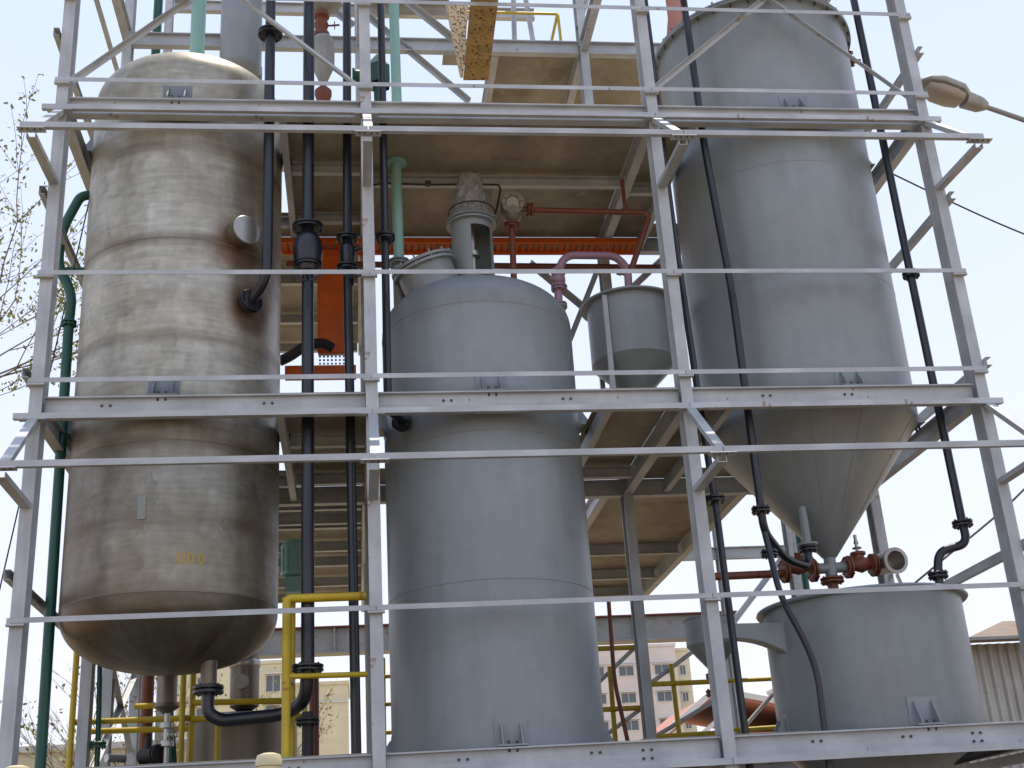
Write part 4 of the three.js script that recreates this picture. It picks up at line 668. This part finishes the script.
{ // corrugated shed at the right
  const t = thing('corrugated_shed', [15, 0, -7], 'corrugated grey metal shed with brown roof at the lower right', 'shed');
  const x0 = 11.55, x1 = 18, nn = 66, h = 4.5;
  for (let s = 0; s < 7; s++) { const pos = [], idx = [], uv = []; const a = x0 + s * 0.92, n = 60; for (let i = 0; i <= n; i++) { const x = a + i / n * 0.93, w = 0.018 * Math.sign(Math.sin(i / n * 6.2832 * 6)) * Math.pow(Math.abs(Math.sin(i / n * 6.2832 * 6)), 0.5); for (const y of [0, h]) { pos.push(x, y, -7 + w + (s % 2) * 0.004); uv.push(x, y); } } for (let i = 0; i < n; i++) idx.push(i * 2, i * 2 + 2, i * 2 + 1, i * 2 + 2, i * 2 + 3, i * 2 + 1); const g = new THREE.BufferGeometry(); g.setAttribute('position', new THREE.Float32BufferAttribute(pos, 3)); g.setAttribute('uv', new THREE.Float32BufferAttribute(uv, 2)); g.setIndex(idx); g.computeVertexNormals(); part('wall_sheet', g.toNonIndexed(), M.tin, t); }
  part('inner_wall', box(x0, x1, 0, h, -12, -7.1, 0.01), M.tinBrown, t);
  { const q = [V(x0 + 0.05, 4.5, -6.5), V(x1 + 0.3, 4.5, -6.5), V(x1 + 0.3, 5.28, -9.5), V(13.85, 5.28, -9.5), V(13.2, 4.98, -9.5)], dn = V(0, -0.06, 0), pos = [], nor = [], uv = [];
    const T3 = (a, b, c) => { const n = b.clone().sub(a).cross(c.clone().sub(a)).normalize(); for (const e of [a, b, c]) { pos.push(e.x, e.y, e.z); nor.push(n.x, n.y, n.z); uv.push(e.x, e.z); } };
    const lo = q.map(e => e.clone().add(dn)); for (let i = 1; i < 4; i++) { T3(q[0], q[i], q[i + 1]); T3(lo[0], lo[i + 1], lo[i]); } for (let i = 0; i < 5; i++) { const k = (i + 1) % 5; T3(q[i], lo[i], lo[k]); T3(q[i], lo[k], q[k]); }
    part('roof', raw(pos, nor, uv), M.tinBrown, t); }
  part('gutter', member([x0, 4.49, -6.45], [x1, 4.49, -6.45], POLY.R(0.05, 0.07)), M.lampGrey, t);
  part('chimney', box(13.6, 13.85, 4.6, 5.5, -8.6, -8.3), M.whiteTrim, t);
}
{ const t = thing('low_wall', [-3, 0, -16], 'pale low boundary building behind bare branches at lower left', 'wall'); part('wall', box(-9, 0.6, 0, 4.6, -16.6, -16, 0.01), M.creamWall, t); part('coping', box(-9.1, 0.7, 4.6, 4.75, -16.7, -15.9, 0.02), M.whiteTrim, t); }

// ------------------------------------------------------------------ trees at the left
function tree(name, label, base, h, lean, spread, depth0, leaves, seed, tilt) {
  seedv = seed; const t = thing(name, base, label, 'tree', 'sparse trees left of the frame'), trunk = [], tw = [], lf = { pos: [], nor: [], uv: [] };
  const grow = (p, d, len, r, dep) => {
    const pts = [p.clone()], q = p.clone(), dd = d.clone(), n = 4;
    for (let i = 0; i < n; i++) { dd.add(V(rnd() - 0.5, (rnd() - 0.35) * 0.6, rnd() - 0.5).multiplyScalar(0.28)).normalize(); q.addScaledVector(dd, len / n); pts.push(q.clone()); }
    (dep >= depth0 - 1 ? trunk : tw).push(sweep(pts, k => r * (1 - 0.45 * k), dep > 2 ? 9 : 5, false));
    if (dep <= 1 && leaves) for (let k = 0; k < leaves; k++) { const o = pts[1 + Math.floor(rnd() * n)].clone().add(V(rnd() - 0.5, rnd() - 0.5, rnd() - 0.5).multiplyScalar(0.16)), s = 0.02 + rnd() * 0.03, a = V(rnd() - 0.5, rnd() - 0.5, rnd() - 0.5).normalize(), b = V(rnd() - 0.5, rnd() - 0.5, rnd() - 0.5).cross(a).normalize(), nn = b.clone().cross(a); const c = [o.clone().addScaledVector(a, -s), o.clone().addScaledVector(b, s * 0.5), o.clone().addScaledVector(a, s), o.clone().addScaledVector(b, -s * 0.5)]; for (const i of [0, 1, 2, 0, 2, 3]) { lf.pos.push(c[i].x, c[i].y, c[i].z); lf.nor.push(nn.x, nn.y, nn.z); lf.uv.push(i, 0); } }
    if (!dep) return;
    const kids = dep > 3 ? 3 : 3 + Math.floor(rnd() * 2);
    for (let k = 0; k < kids; k++) { const az = rnd() * 6.283, sp = spread * (0.6 + rnd() * 0.7), nd = dd.clone().add(V(Math.cos(az) * sp + (tilt ? tilt[0] : 0), (rnd() - 0.3) * 0.4 + (tilt ? tilt[1] : 0), Math.sin(az) * sp)).normalize(); grow(pts[2 + Math.floor(rnd() * 3)], nd, len * (0.55 + rnd() * 0.25), r * 0.55, dep - 1); }
  };
  grow(V(...base), V(...lean).normalize(), h, h * 0.013 + 0.012, depth0);
  part('trunk', trunk, M.bark, t); part('branches', tw, M.bark, t);
  if (leaves) { const m = part('crown', raw(lf.pos, lf.nor, lf.uv), M.leaf, t); m.userData.kind = 'stuff'; }
}
tree('sparse_tree', 'tall sparse tree with few yellow green leaves left of the frame', [-5.6, 0, -8], 6.0, [0.1, 1, 0.02], 0.75, 5, 22, 77, [0.12, -0.03]);
tree('bare_tree', 'bare branched low tree behind the leftmost column', [0.3, 0, -9], 2.5, [-0.35, 1, 0], 0.55, 5, 1, 909, [-0.16, 0.1]);
tree('bare_tree', 'bushy thin tree showing between lower left columns', [-0.9, 0, -12], 2.6, [0.1, 1, 0], 0.6, 5, 3, 4242, [0.0, 0.05]);

scene.traverse(o => { if (o.isMesh) { o.castShadow = true; o.receiveShadow = true; } });
renderer.render(scene, camera);
